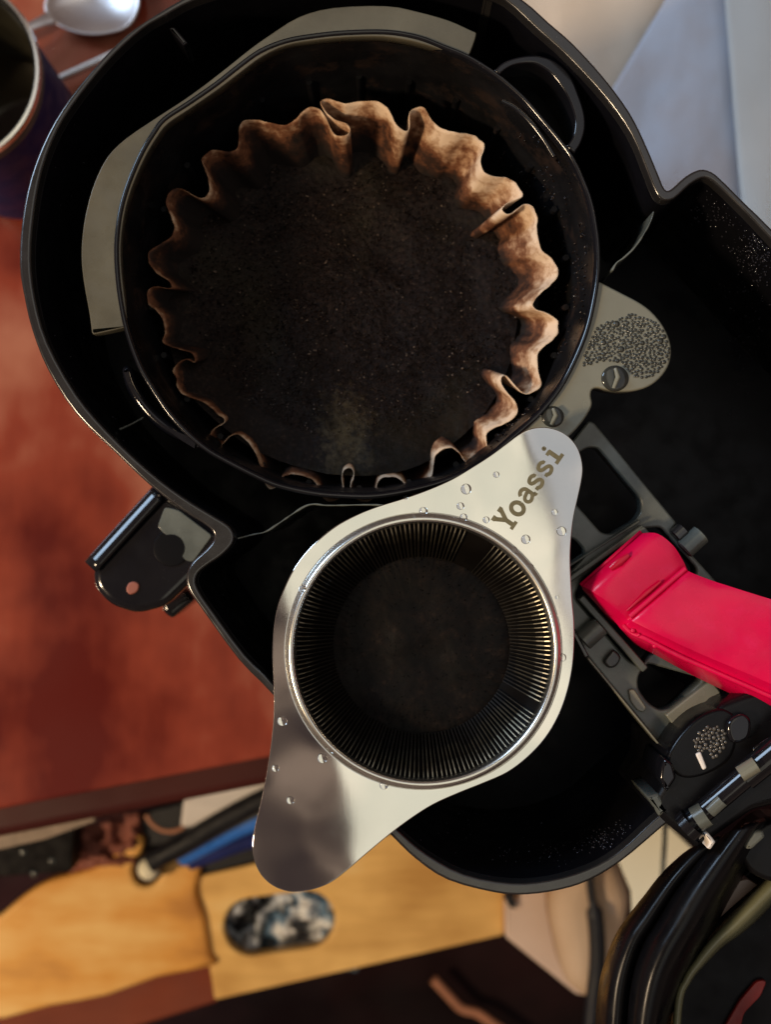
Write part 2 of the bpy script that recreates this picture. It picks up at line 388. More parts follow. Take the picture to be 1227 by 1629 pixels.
# spoon
def spoon():
    sp = empty('spoon', W(150, 20, ZT), 'shiny steel spoon lying on the table above the mug', 'spoon')
    rings = []
    bowl = cr([(205, 40), (222, 5), (215, -35), (180, -62), (135, -60), (95, -35), (70, 5), (82, 33), (120, 52), (165, 54)], 6)
    c0 = Vector((150, -3))
    for k, (f, h) in enumerate([(1.0, .0090), (.98, .0093), (.92, .0084), (.75, .0062), (.5, .0045), (.25, .0037), (.02, .0035)]):
        rings.append([W(*(c0 + (Vector(p) - c0) * f), ZT + h) for p in bowl])
    under = [[v - Vector((0, 0, .0011)) for v in r] for r in rings]
    o = loft('bowl', under[::-1] + rings, M['spoon']); child(o, sp)
    o = tube('handle', [W(79, 29, ZT + .0100), W(68, 33, ZT + .0115), W(48, 42, ZT + .014), W(10, 62, ZT + .015), W(-120, 125, ZT + .010)], [S(12, ZT), S(9, ZT), S(7, ZT), S(8, ZT), S(12, ZT)], M['spoon'], flat=.35)
    child(o, sp)
spoon()
tag(plate('stir_stick', rnd([(82, 131), (86, 121), (250, 46), (254, 57)], 2), ZT + .008, .0035, M['white'], b=.001), 'thin white stick lying between the mug and the coffee maker', 'stick')

# ------------------------------------------------------------------ coffee maker
cm = empty('coffee_maker', W(613, 814, ZT), 'open black drip coffee maker with crimson lever, seen from above', 'coffee maker')
def P(o, par=cm):
    if par is cm: return child(o, cm)
    o.parent = par; o.matrix_parent_inverse = par.matrix_world.inverted(); return o
outer = [(285, 0), (240, 27), (200, 55), (158, 97), (110, 155), (75, 212), (48, 280), (34, 350), (30, 420), (37, 470), (50, 525), (75, 588), (120, 658), (185, 722), (238, 772), (290, 812), (322, 832), (338, 846), (339, 860),
         (326, 876), (308, 892), (298, 908), (296, 924), (302, 942), (320, 968), (380, 1050), (435, 1107), (520, 1212), (580, 1285), (624, 1331), (664, 1369), (714, 1401), (789, 1421), (839, 1424), (894, 1416), (939, 1401), (989, 1371), (1049, 1321),
         (1110, 1268), (1180, 1200), (1400, 1100), (1600, 900), (1600, 700), (1400, 540), (1227, 362), (1189, 325), (1154, 290), (1134, 273), (1114, 269), (1092, 280), (1069, 300), (1059, 300), (1048, 275), (1029, 230), (1004, 180), (964, 125), (914, 70), (874, 35), (834, 0), (780, -30), (700, -55), (570, -70), (450, -60), (350, -32)]
inner = [(307, 0), (262, 24), (225, 46), (177, 90), (127, 150), (91, 205), (66, 270), (53, 340), (48, 410), (55, 475), (75, 545), (120, 626), (170, 686), (235, 748), (290, 790), (335, 818), (362, 835), (372, 850), (369, 866),
         (352, 884), (330, 899), (315, 912), (311, 926), (318, 943), (335, 968), (390, 1042), (440, 1092), (530, 1205), (592, 1280), (639, 1326), (679, 1359), (739, 1391), (814, 1405), (874, 1401), (934, 1384), (984, 1356), (1039, 1306),
         (1098, 1256), (1165, 1190), (1385, 1090), (1580, 895), (1580, 705), (1385, 550), (1227, 380), (1180, 331), (1148, 300), (1130, 285), (1117, 283), (1098, 294), (1073, 316), (1053, 317), (1041, 300), (1027, 265), (1004, 212), (964, 155), (904, 90), (854, 45), (804, 0), (760, -17), (690, -38), (570, -50), (470, -42), (380, -22)]
P(plate('housing', cr(outer, 3), 0, -ZT - .001, M['rim'], holes=[cr(inner, 3)], b=.0007))
# floor of the housing: below, matt
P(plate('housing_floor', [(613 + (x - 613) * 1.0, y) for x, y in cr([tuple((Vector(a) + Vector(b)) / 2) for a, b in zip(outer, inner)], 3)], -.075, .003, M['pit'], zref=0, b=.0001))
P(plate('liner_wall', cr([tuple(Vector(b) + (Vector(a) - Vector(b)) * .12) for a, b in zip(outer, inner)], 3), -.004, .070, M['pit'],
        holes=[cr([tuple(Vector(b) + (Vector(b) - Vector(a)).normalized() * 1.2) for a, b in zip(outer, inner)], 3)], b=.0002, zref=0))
# dividing ridges where the round bay meets the long bay
def ridge(pts, zt):
    p = cr(pts, 6, closed=False); L, Rr = [], []
    for i, q in enumerate(p):
        a = Vector(p[max(0, i - 1)]); b = Vector(p[min(len(p) - 1, i + 1)]); t = (b - a).normalized(); n = Vector((-t.y, t.x))
        wd = 1.3 + 1.2 * noise.noise(Vector((q[0] / 17, q[1] / 17, 0)))
        L.append(tuple(Vector(q) + n * wd)); Rr.append(tuple(Vector(q) - n * wd))
    return plate('divider_wall', L + Rr[::-1], zt, .05, M['frame'], b=.0002)
P(ridge([(1041, 336), (1036, 352), (1024, 374), (1010, 394), (993, 410), (982, 418), (975, 430)], -.006))
P(ridge([(376, 857), (400, 851), (422, 846), (440, 835), (462, 820), (484, 806), (500, 802), (524, 804), (590, 803), (640, 806)], -.006))
# small clip on the wall of the round bay
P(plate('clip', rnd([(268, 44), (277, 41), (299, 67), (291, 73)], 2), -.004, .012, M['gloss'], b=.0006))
# black apron behind the brew basket (shelf crossing it, grey for the ceiling reflection)
rim = [(187, 420), (187, 380), (192, 340), (200, 308), (212, 275), (228, 240), (245, 212), (262, 190), (300, 165), (345, 134), (382, 105), (415, 82), (455, 66), (500, 58), (550, 53), (614, 52), (664, 60), (704, 75), (745, 92), (789, 120), (830, 155), (865, 195), (890, 225), (908, 250), (925, 285), (938, 320), (946, 360), (950, 400), (949, 440), (943, 480), (932, 525), (913, 572), (888, 618), (855, 658), (815, 694), (765, 735), (715, 760), (660, 776), (600, 786), (550, 786), (500, 782), (444, 770), (408, 755), (359, 730), (330, 713), (300, 688), (270, 655), (243, 615), (222, 578), (203, 525), (192, 470)]
ZR = -.006
bk = bpy.data.objects.new('brew_basket', None); C.objects.link(bk); bk.location = W(568, 420, ZR); P(bk); bpy.context.view_layer.update()
def K(o): o.parent = bk; o.matrix_parent_inverse = bk.matrix_world.inverted(); return o
rm = cr(rim, 4); cen = W(568, 420, ZR)
def ring(off, z, sc_=1.0):
    out = []
    for x, y in rm:
        p = W(x, y, ZR); d = Vector((p.x - cen.x, p.y - cen.y)); l = d.length; d *= (l * sc_ + off) / l
        out.append((cen.x + d.x, cen.y + d.y, z))
    return out
t_ = .0012
K(loft('basket_rim', [ring(t_ * .9, ZR - .012), ring(t_ * .9, ZR - .0008), ring(t_ * .72, ZR - .0002), ring(t_ * .42, ZR), ring(t_ * .1, ZR - .0001), ring(-t_ * .2, ZR - .0005), ring(-t_ * .4, ZR - .0011), ring(-t_ * .5, ZR - .0022)], M['gloss']))
rings = []
for k in range(15):
    t = k / 14; z = ZR - .002 - t * .058
    rings.append(ring(-t_ * .48, z, 1 - .03 * min(1, t / .4) - .08 * max(0, (t - .4) / .6)))
wl = K(loft('basket_wall', rings, M['wall'])); rings_w = rings
# vertical ribs inside the basket, behind the filter
for k in range(26):
    a = 2 * math.pi * (k + .5) / 26
    r1, r2 = S(382, 0) * .958, S(382, 0) * .90
    p = [Vector((cen.x + r * math.cos(a), cen.y + r * math.sin(a) * .985, z)) for r, z in ((r1, -.030), ((r1 + r2) / 2, -.045), (r2, -.062))]
    K(tube('rib', p, .0009, M['wall'], seg=6))
# ledge, its grey colour stands in for the ceiling's reflection
led = [(172, 527), (150, 531.5), (146.5, 530), (145, 524), (142, 500), (133, 450), (129, 410), (131, 370), (138, 330), (150, 290), (170, 250), (200, 220), (250, 186), (290, 160), (325, 135), (365, 104), (400, 76), (430, 55), (475, 27), (530, 12), (614, 9), (664, 18), (714, 32), (750, 48), (757, 51), (758, 55), (755, 66), (748, 84), (744, 88), (736, 87),
       (700, 78), (660, 66), (610, 58), (550, 59), (500, 64), (455, 72), (418, 89), (386, 112), (348, 141), (303, 172), (267, 196), (250, 217), (233, 245), (217, 279), (205, 311), (197, 343), (192, 382), (192, 420), (197, 470), (203, 519), (200, 520.5), (190, 523)]
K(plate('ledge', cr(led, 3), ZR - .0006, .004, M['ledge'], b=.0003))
# half-moon lug at the upper right
lug_o = [(786, 112), (800, 99), (820, 91), (848, 87), (872, 91), (893, 103), (910, 122), (922, 150), (931, 180), (932, 205), (925, 228), (915, 243)]
lug_i = [(901, 232), (911, 219), (915, 202), (914, 184), (905, 158), (893, 137), (878, 118), (862, 106), (846, 100), (822, 102), (806, 109), (796, 118)]
lg = plate('lug', cr(lug_o, 4, False) + cr(lug_i, 4, False), ZR + .0005, .03, M['gloss'], b=.0006); K(lg)
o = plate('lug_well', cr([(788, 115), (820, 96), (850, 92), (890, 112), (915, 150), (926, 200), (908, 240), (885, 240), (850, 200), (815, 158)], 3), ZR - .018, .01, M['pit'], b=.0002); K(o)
sp_ = cr([(799, 161), (820, 172), (843, 193), (864, 220), (882, 249)], 6, False)
o = tube('inner_lip', [W(x, y, ZR - .002) for x, y in sp_], .0007, M['gloss'], seg=8); K(o)
# latch lip at the lower left of the basket
ll = [(192, 588), (198, 580), (207, 586), (213, 605), (226, 628), (246, 652), (272, 674), (300, 694), (322, 708), (312, 712), (288, 702), (262, 690), (238, 672), (215, 646), (199, 618), (194, 600)]
K(plate('latch_lip', cr(ll, 3), ZR - .002, .018, M['gloss'], b=.0019))
K(tube('latch_seam', pxpath([(190, 683), (210, 674), (228, 664)], ZR - .010), .0003, M['frame'], seg=6))
# arm with the soap film, ceiling reflection painted in as grey
arm = [(947, 444), (953, 447), (990, 466), (1015, 479), (1035, 493), (1052, 512), (1064, 534), (1069, 556), (1066, 578), (1055, 597), (1038, 612), (1018, 620), (995, 623), (970, 621), (952, 617), (943, 620), (941, 630), (943, 642), (938, 655), (925, 674), (905, 695), (880, 712), (850, 712), (818, 694), (857, 661), (890, 619), (915, 573), (934, 525), (945, 480)]
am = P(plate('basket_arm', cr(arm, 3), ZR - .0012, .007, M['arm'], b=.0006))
def dome_mesh(name, seg=20, rn=6, h=.55, mat=None):
    vs, fs = [(0, 0, h)], []
    for r in range(1, rn + 1):
        a = r / rn * math.pi / 2
        for k in range(seg): vs.append((math.sin(a) * math.cos(2 * math.pi * k / seg), math.sin(a) * math.sin(2 * math.pi * k / seg), h * math.cos(a)))
    for k in range(seg): fs.append((0, 1 + k, 1 + (k + 1) % seg))
    for r in range(rn - 1):
        for k in range(seg):
            k2 = (k + 1) % seg; a = 1 + r * seg; fs.append((a + k, a + seg + k, a + seg + k2, a + k2))
    fs.append(tuple(1 + (rn - 1) * seg + k for k in range(seg))[::-1])
    me = bpy.data.meshes.new(name); me.from_pydata(vs, [], fs); me.polygons.foreach_set('use_smooth', [True] * len(fs)); me.polygons[len(fs) - 1].use_smooth = False
    if mat: me.materials.append(mat)
    return me
peg_me = dome_mesh('peg', 28, 7, .25, M['knob'])
for (x, y, r) in ((979, 602, 22), (880, 663, 18)):
    o = bpy.data.objects.new('peg', peg_me); C.objects.link(o); o.location = W(x, y, ZR - .0012); rr_ = S(r, ZR); o.scale = (rr_, rr_ * .95, rr_)
    bpy.context.view_layer.update(); P(o, am)
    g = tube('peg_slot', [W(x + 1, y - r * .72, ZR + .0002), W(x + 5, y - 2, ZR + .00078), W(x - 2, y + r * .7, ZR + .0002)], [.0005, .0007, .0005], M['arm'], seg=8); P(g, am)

# foam of tiny bubbles
def inside(p, poly):
    c = False; j = len(poly) - 1
    for i in range(len(poly)):
        if (poly[i][1] > p[1]) != (poly[j][1] > p[1]) and p[0] < (poly[j][0] - poly[i][0]) * (p[1] - poly[i][1]) / (poly[j][1] - poly[i][1]) + poly[i][0]: c = not c
        j = i
    return c
def foam(name, poly, n, rmin, rmax, z, mat, label):
    xs = [p[0] for p in poly]; ys = [p[1] for p in poly]; got = []
    tries = 0
    while len(got) < n and tries < n * 60:
        tries += 1
        p = (random.uniform(min(xs), max(xs)), random.uniform(min(ys), max(ys))); r = random.choice((rmin, rmin * 1.2, rmin * 1.4, random.uniform(rmin, rmax)))
        if not inside(p, poly): continue
        if any((p[0] - q[0]) ** 2 + (p[1] - q[1]) ** 2 < ((r + q[2]) * .93) ** 2 for q in got): continue
        got.append((p[0], p[1], r))
    vs, fs = [], []
    for x, y, r in got:
        c = W(x, y, z); R_ = S(r, z); b = len(vs); seg = 10
        vs.append((c.x, c.y, z + R_ * .50))
        prof = [(.40, .45), (.72, .30), (.92, .12), (1.0, .0)]
        for f, h in prof:
            for k in range(seg): vs.append((c.x + R_ * f * math.cos(2 * math.pi * k / seg), c.y + R_ * f * math.sin(2 * math.pi * k / seg), z + R_ * h))
        for k in range(seg): fs.append((b, b + 1 + k, b + 1 + (k + 1) % seg))
        for q in range(len(prof) - 1):
            for k in range(seg):
                k2 = (k + 1) % seg; a = b + 1 + q * seg; fs.append((a + k, a + seg + k, a + seg + k2, a + k2))
    return tag(mesh(name, vs, fs, mat), label, 'foam', kind='stuff')
M['foam'] = plastic('wet_foam', (.030, .031, .026), .10, .6, var=.9, bumpy=0)
M['foam2'] = plastic('pale_foam', (.11, .10, .085), .12, .6, var=.9, bumpy=0)
fpoly = [(927, 583), (931, 566), (938, 545), (948, 524), (962, 513), (985, 508), (1002, 499), (1022, 503), (1043, 512), (1058, 530), (1065, 552), (1064, 572), (1052, 588), (1035, 600), (1014, 602), (1002, 590), (990, 578), (968, 573), (945, 577), (932, 583)]
foam('soap_foam', fpoly, 330, 2.1, 5.6, ZR - .0011, M['foam'], 'patch of tiny bubbles drying on the basket arm')

# slotted frame, levers' bracket
fr = [(937, 669), (946, 672), (958, 686), (1078, 832), (1068, 846), (1100, 880), (1165, 952), (1250, 1050), (1240, 1075), (1150, 1102), (1077, 1160), (1068, 1200), (1050, 1186), (935, 1045), (905, 1000), (820, 905), (840, 790)]
h1 = rnd([(890, 738), (936, 712), (951, 712), (1020, 794), (1022, 812), (1012, 828), (974, 850), (958, 848), (880, 760)], 12)
h2 = rnd([(890, 850), (915, 858), (929, 874), (929, 886), (905, 912), (885, 890)], 7)
h3 = rnd([(1030, 1055), (1120, 1080), (1075, 1125), (1052, 1131), (1032, 1118), (1016, 1096), (1016, 1076)], 9)
h4 = rnd([(1022, 842), (1052, 838), (1110, 905), (1090, 980), (1020, 1060), (1000, 1050), (915, 950), (925, 922)], 8)
ff = plate('slotted_frame', rnd(fr, 5), -.012, .006, M['frame'], holes=[h1, h2, h3, h4], b=.0007); P(ff)
P(plate('frame_backing', rnd([(900, 720), (960, 690), (1090, 850), (1030, 1050), (1130, 1110), (1060, 1180), (880, 980)], 6), -.034, .01, M['pit'], b=.001))
def bar(name, a, b, wd, z, th, mat, par=None, bev=.0004):
    a, b = Vector(a), Vector(b); t = (b - a).normalized(); n = Vector((-t.y, t.x)) * wd / 2
    return P(plate(name, rnd([tuple(a + n), tuple(b + n), tuple(b - n), tuple(a - n)], min(3, wd * .3), 3), z, th, mat, b=bev), par or cm)
bar('frame_rail', (903, 925), (1026, 838), 9, -.0085, .01, M['frame'])
bar('frame_rail', (899, 905), (1020, 828), 4, -.0095, .008, M['frame'])
bar('bracket_rail', (1021, 840), (1128, 962), 11, -.008, .012, M['frame'])
bar('bracket_rail', (925, 950), (1028, 1066), 12, -.009, .012, M['frame'])
bar('bracket_rail', (912, 1002), (935, 1046), 8, -.0105, .01, M['rim'])
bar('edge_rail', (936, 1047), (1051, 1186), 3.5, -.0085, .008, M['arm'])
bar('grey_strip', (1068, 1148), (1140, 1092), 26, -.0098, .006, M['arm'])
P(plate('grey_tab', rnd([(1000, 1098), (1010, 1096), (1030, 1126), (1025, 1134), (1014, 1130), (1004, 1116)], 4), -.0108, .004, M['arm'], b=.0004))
P(plate('hook_tab', cr([(968, 1042), (978, 1034), (989, 1046), (982, 1060), (970, 1063), (961, 1053)], 3), -.0098, .006, M['knob'], b=.0008))
def pin(px, z, ang, L, r, mat, name='hinge_pin'):
    c = W(px[0], px[1], z); d = Vector((math.cos(R(ang)), math.sin(R(ang)), 0)) * L / 2; n = 7
    pts = [c - d, c - d * .93, c + d * .93, c + d]
    return P(tube(name, pts, [r * .85, r, r, r * .85], mat, seg=20))
pin((1103, 862), -.009, 42, .0062, .0027, M['frame'])
pin((942, 1008), -.009, 42, .0062, .0027, M['frame'])
pin((1082, 848), -.010, 42, .003, .0022, M['rim'])

# crimson lever
def lever():
    lv = bpy.data.objects.new('lever', None); C.objects.link(lv); lv.location = W(1010, 950, 0); P(lv); bpy.context.view_layer.update()
    # stations: upper edge U, lower top edge L, step, ridge, skirt   (px, px, z)
    st = [
        [(1022, 850, -.012), (1023, 848, -.0035), (927, 932, -.0035), (927, 936, -.0045), (927, 938, -.006), (929, 941, -.014)],
        [(1046, 850, -.012), (1047, 849, -.0005), (946, 943, -.0005), (943, 948, -.002), (941, 951, -.004), (944, 958, -.014)],
        [(1072, 868, -.012), (1072, 868, .0000), (972, 961, -.0000), (966, 966, -.0015), (962, 972, -.004), (966, 984, -.014)],
        [(1089, 893, -.012), (1088, 893, -.0008), (993, 979, -.0010), (986, 985, -.003), (980, 990, -.0045), (990, 1003, -.014)],
        [(1094, 904, -.012), (1093, 904, -.0012), (1000, 986, -.0014), (993, 993, -.0032), (988, 1000, -.005), (1000, 1014, -.014)],
        [(1100, 911, -.010), (1099, 910, .0006), (1008, 989, .0004), (1003, 997, -.0018), (998, 1006, -.004), (1012, 1026, -.012)],
        [(1133, 926, -.008), (1132, 923, .0022), (1040, 1005, .0020), (1036, 1013, -.0005), (1033, 1022, -.002), (1040, 1040, -.010)],
        [(1164, 936, -.006), (1163, 933, .0042), (1115, 1040, .0040), (1111, 1049, .0015), (1108, 1060, .000), (1110, 1078, -.008)],
        [(1228, 956, -.002), (1227, 953, .0075), (1198, 1075, .0075), (1193, 1084, .005), (1190, 1098, .003), (1190, 1116, -.005)],
        [(1320, 984, .004), (1320, 980, .0125), (1300, 1121, .0125), (1296, 1131, .010), (1292, 1146, .008), (1292, 1165, -.001)],
    ]
    prof = [cr([tuple(c) for c in s_], 1, False) for s_ in st]
    # refine along lever, keep crisp crease
    cols = []
    for k in range(6):
        cols.append(cr([s_[k] for s_ in st], 5, False))
    rings = []
    for i in range(len(cols[0])):
        p = [cols[k][i] for k in range(6)]
        # bow of the top between U and L
        U, L_ = p[1], p[2]; mid = []
        for q in (.04, .12, .3, .5, .7, .88, .96):
            bow = .0006 * (1 - (2 * q - 1) ** 6) 
            mid.append((U[0] + (L_[0] - U[0]) * q, U[1] + (L_[1] - U[1]) * q, U[2] + (L_[2] - U[2]) * q + bow))
        line = [p[0], p[1]] + mid + [p[2], p[3], p[4], p[5]]
        rings.append([W(*c) for c in line])
    o = loft('lever_body', rings, M['red'], closed=False, ang=38); P(o, lv)
    s = o.modifiers.new('thickness', 'SOLIDIFY'); s.thickness = .0012; s.offset = -1
    be = o.modifiers.new('bevel', 'BEVEL'); be.width = .0004; be.segments = 2; be.limit_method = 'ANGLE'
    # front end wall
    f = st[0]; ring0 = [W(*c) for c in f]
    a = [W(f[1][0], f[1][1], -.0036), W(927, 933, -.0036), W(929, 937, -.014), W(1021, 853, -.014)]
    o = mesh('lever_nose', [tuple(v) for v in a], [(0, 1, 2, 3)], M['red']); s = o.modifiers.new('thickness', 'SOLIDIFY'); s.thickness = .001; P(o, lv)
    # moulded details on the head
    P(tube('crease_ridge', [W(1003, 981, .0002), W(1049, 941, .0008), W(1091, 905, .0003)], .0007, M['red'], seg=8, flat=.8), lv)
    P(tube('head_groove', [W(998, 972, -.0001), W(1030, 943, .0003), W(1052, 925, .0003)], [.0002, .0006, .0003], M['darkred'], seg=8, flat=.7), lv)
    P(tube('head_slot', [W(972, 905, -.0004), W(985, 895, .0002), W(1001, 883, .0001)], [.0006, .0010, .0006], M['darkred'], seg=8, flat=.5), lv)
    P(tube('skirt_ridge', pxpath([(992, 994, -.003), (1005, 1006, -.0025), (1028, 1016, -.0012), (1070, 1038, .000), (1114, 1058, .0012), (1196, 1094, .0045), (1300, 1140, .0095)], 0, 6), .0007, M['red'], seg=8), lv)
    for x, y, z, r in ((1008, 1003, -.0015, .0007), (1017, 1010, -.0012, .0005), (1043, 1027, -.001, .0008)):
        o = bpy.data.objects.new('lever_nub', dome_mesh('lever_nub', 12, 4, .8, M['red'])); C.objects.link(o); o.location = W(x, y, z); o.scale = (r, r, r); bpy.context.view_layer.update(); P(o, lv)
lever()

# left bracket
bz = -.045
bo = rnd([(145, 905), (262, 782), (372, 860), (330, 900), (262, 965), (215, 977), (172, 962), (148, 935)], 16, 6)
bb = P(plate('side_bracket', bo, bz, .022, M['gloss'], b=.0026))
def bedge():
    a, b = Vector((146, 903)), Vector((256, 783)); n = Vector((-.74, -.67)); rings = []
    for k in range(13):
        c = a.lerp(b, k / 12); rg = []
        for q, dz in ((-9, 0), (-4, .0003), (0, .0001), (5, -.0003), (9, -.0010), (11, -.0026), (11, -.012)):
            p = c + n * q; rg.append(W(p.x, p.y, bz + .0006 + dz))
        rings.append(rg)
    o = loft('bracket_edge', rings, M['gloss'], closed=False); m_ = o.modifiers.new('thickness', 'SOLIDIFY'); m_.thickness = .001; return P(o, bb)
bedge()
P(plate('bracket_reflection', rnd([(262, 806), (285, 812), (338, 852), (306, 895), (292, 890), (262, 850), (250, 838)], 6), bz + .0005, .002, M['frame'], b=.0003), bb)  # grey plate standing in for a reflection on the black bracket
o = bpy.data.objects.new('bracket_boss', dome_mesh('bracket_boss', 24, 6, .03, M['pit'])); C.objects.link(o); o.location = W(272, 872, bz + .0004); o.scale = [S(29, bz)] * 3; bpy.context.view_layer.update(); P(o, bb)  # flat dark disc painting in the shade of a round pocket
M['hole'] = plastic('salmon_hole_patch', (.30, .10, .07), .5, .3)
P(plate('bracket_hole_patch', cr([(200, 938), (204, 928), (213, 925), (221, 930), (218, 941), (206, 946)], 3), bz + .0006, .003, M['hole'], b=.0005), bb)  # hole showing the table beyond, laid on as a salmon plate
P(plate('lower_lug', rnd([(255, 955), (290, 930), (308, 955), (272, 985), (258, 974)], 6), -.075, .02, M['gloss'], b=.002))

# hinge block, lower right
hz = -.006
P(plate('hinge_block', rnd([(1060, 1195), (1100, 1170), (1150, 1120), (1300, 1060), (1320, 1260), (1200, 1290), (1112, 1352), (1060, 1310), (1035, 1285), (1060, 1240)], 6), +.0015, .042, M['lid'], b=.002))
P(plate('hinge_cheek', rnd([(1058, 1206), (1072, 1215), (1078, 1238), (1062, 1262), (1050, 1240), (1052, 1222)], 5), -.0005+.004, .02, M['gloss'], b=.001))
P(plate('hinge_cheek', cr([(1158, 1152), (1180, 1136), (1196, 1146), (1192, 1176), (1166, 1182)], 4), +.004, .02, M['gloss'], b=.001))
P(plate('hinge_cheek', rnd([(1030, 1268), (1050, 1262), (1068, 1290), (1050, 1300)], 4), +.0015, .02, M['frame'], b=.001))
def rod(a, b, z0, z1, r, mat, name='hinge_rod'):
    p, q = W(a[0], a[1], z0), W(b[0], b[1], z1); n = 8
    return P(tube(name, [p.lerp(q, k / n) for k in range(n + 1)], r, mat, seg=16))
rod((1095, 1312), (1185, 1236), +.003, .007, .0028, M['gloss'])
rod((1108, 1304), (1124, 1294), +.0045, .005, .0032, M['frame'])
rod((1092, 1318), (1103, 1308), +.004, .0045, .004, M['gloss'])
rod((1185, 1236), (1290, 1150), +.006, .010, .0035, M['gloss'])
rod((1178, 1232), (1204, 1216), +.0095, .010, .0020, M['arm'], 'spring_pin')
rod((1130, 1290), (1150, 1272), +.006, .007, .0018, M['frame'], 'spring_pin')
P(plate('hinge_plate', rnd([(1196, 1190), (1260, 1150), (1290, 1200), (1215, 1235)], 6), +.002, .01, M['gloss'], b=.001))
P(plate('hinge_bridge', cr([(1062, 1212), (1078, 1176), (1112, 1142), (1152, 1128), (1176, 1150), (1166, 1204), (1128, 1232), (1086, 1238)], 4), .0020, .02, M['lid'], b=.001))
foam('foam_on_hinge', cr([(1104, 1182), (1112, 1168), (1130, 1155), (1150, 1160), (1156, 1178), (1148, 1198), (1136, 1206), (1128, 1192), (1112, 1196)], 3), 110, 2.4, 4.6, +.0022, M['foam2'], 'pale bubbles clinging to the black hinge block')
P(plate('hinge_tooth', rnd([(1108, 1200), (1116, 1196), (1126, 1222), (1120, 1226)], 3), +.0028, .003, M['white'], b=.0004))
P(plate('hinge_spacer', rnd([(1122, 1326), (1128, 1325), (1140, 1340), (1132, 1352), (1126, 1350), (1130, 1342)], 2), +.006, .008, M['white'], b=.0006))
for x, y, r, z in ((1174, 1259, 4, -.004), (1167, 1236, 2.2, -.004), (1092, 1310, 4, -.005), (1054, 1236, 2, -.013), (1020, 1327, 3, .0005), (1052, 1262, 2, -.013), (1220, 1156, 3, -.004)):
    pass

# open lid: three nested curved bands and a dark inner panel, standing up to the lower right
ld = bpy.data.objects.new('lid', None); C.objects.link(ld); ld.location = W(1120, 1480, 0); P(ld); bpy.context.view_layer.update()
L0 = [(1139, 1338), (1103, 1353), (1078, 1372), (1053, 1397), (1032, 1424), (1013, 1448), (987, 1484), (971, 1521), (958, 1568), (952, 1640), (950, 1750)]
L1 = [(1150, 1332), (1125, 1356), (1100, 1385), (1074, 1421), (1045, 1468), (1023, 1505), (1006, 1562), (999, 1640), (996, 1750)]
L2 = [(1227, 1300), (1200, 1352), (1177, 1394), (1155, 1432), (1133, 1475), (1103, 1527), (1080, 1570), (1060, 1640), (1050, 1750)]
def band(name, A, B, zA, zM, zB, mat, arch=1.0, n=9, th=.0016):
    a = cr(A, 40, False); b = cr(B, 40, False); m_ = 70
    def at(l, t):
        k = t * (len(l) - 1); i = min(len(l) - 2, int(k)); f = k - i; return Vector(l[i]).lerp(Vector(l[i + 1]), f)
    rings = []
    for i in range(m_ + 1):
        t = i / m_; p, q = at(a, t), at(b, t); rg = []
        for j in range(n + 1):
            s = j / n; z = zA * (1 - s) + zB * s + (zM - (zA + zB) / 2) * (1 - abs(2 * s - 1) ** 2.2)
            c = p.lerp(q, s); rg.append(W(c.x, c.y, z))
        rings.append(rg)
    o = loft(name, rings, mat, closed=False); s = o.modifiers.new('thickness', 'SOLIDIFY'); s.thickness = th; s.offset = 0
    P(o, ld); return o
band('lid_rim', L0, L1, -.020, -.006, -.012, M['lid'])
band('lid_wall', L1, L2, -.010, .004, -.014, M['lid'])
P(tube('rim_bead', [W(x, y, -.0098) for x, y in cr(L1[1:], 5, False)], .0009, M['rim'], seg=8), ld)
L3 = [(1260, 1385), (1227, 1412), (1190, 1447), (1160, 1474), (1133, 1497), (1110, 1527), (1093, 1556), (1082, 1600), (1078, 1750)]
L3b = [(1250, 1372), (1222, 1398), (1184, 1436), (1158, 1464), (1132, 1494), (1108, 1528), (1090, 1558), (1077, 1600), (1070, 1750)]
L3o = [(1266, 1400), (1236, 1426), (1200, 1462), (1174, 1484), (1146, 1504), (1118, 1532), (1096, 1560), (1082, 1601), (1074, 1750)]
P(plate('inner_panel', [(1140, 1440), (1240, 1330), (1500, 1200), (1500, 1800), (1040, 1800), (1075, 1620), (1090, 1540)], -.022, .01, M['pit'], b=.001), ld)
band('inner_highlight', L3b, L3o, -.018, -.010, -.018, M['olive_sheen'], n=8)  # raised strip coloured as the window highlight on the lid's inner surface
P(plate('tan_strip', [(1137, 1468), (1172, 1402), (1190, 1398), (1207, 1408), (1170, 1440)], -.0150, .003, M['cord'] if False else plastic('taupe_film', (.11, .075, .06), .35), b=.0004), ld)
P(plate('red_reflection', rnd([(1150, 1640), (1178, 1592), (1206, 1560), (1222, 1560), (1212, 1585), (1185, 1612), (1176, 1650)], 8), -.0205, .002, plastic('deep_red_sheen', (.13, .006, .006), .5), b=.0004), ld)  # red reflection in the lid, laid on as a coloured plate
P(plate('latch_clip', rnd([(1186, 1340), (1200, 1322), (1216, 1322), (1220, 1332), (1198, 1352), (1188, 1352)], 4), .002, .008, M['frame'], b=.001), ld)
P(plate('lid_pivot', cr([(1180, 1352), (1232, 1306), (1300, 1330), (1250, 1400), (1200, 1392)], 5), -.004, .012, M['lid'], b=.0015), ld)

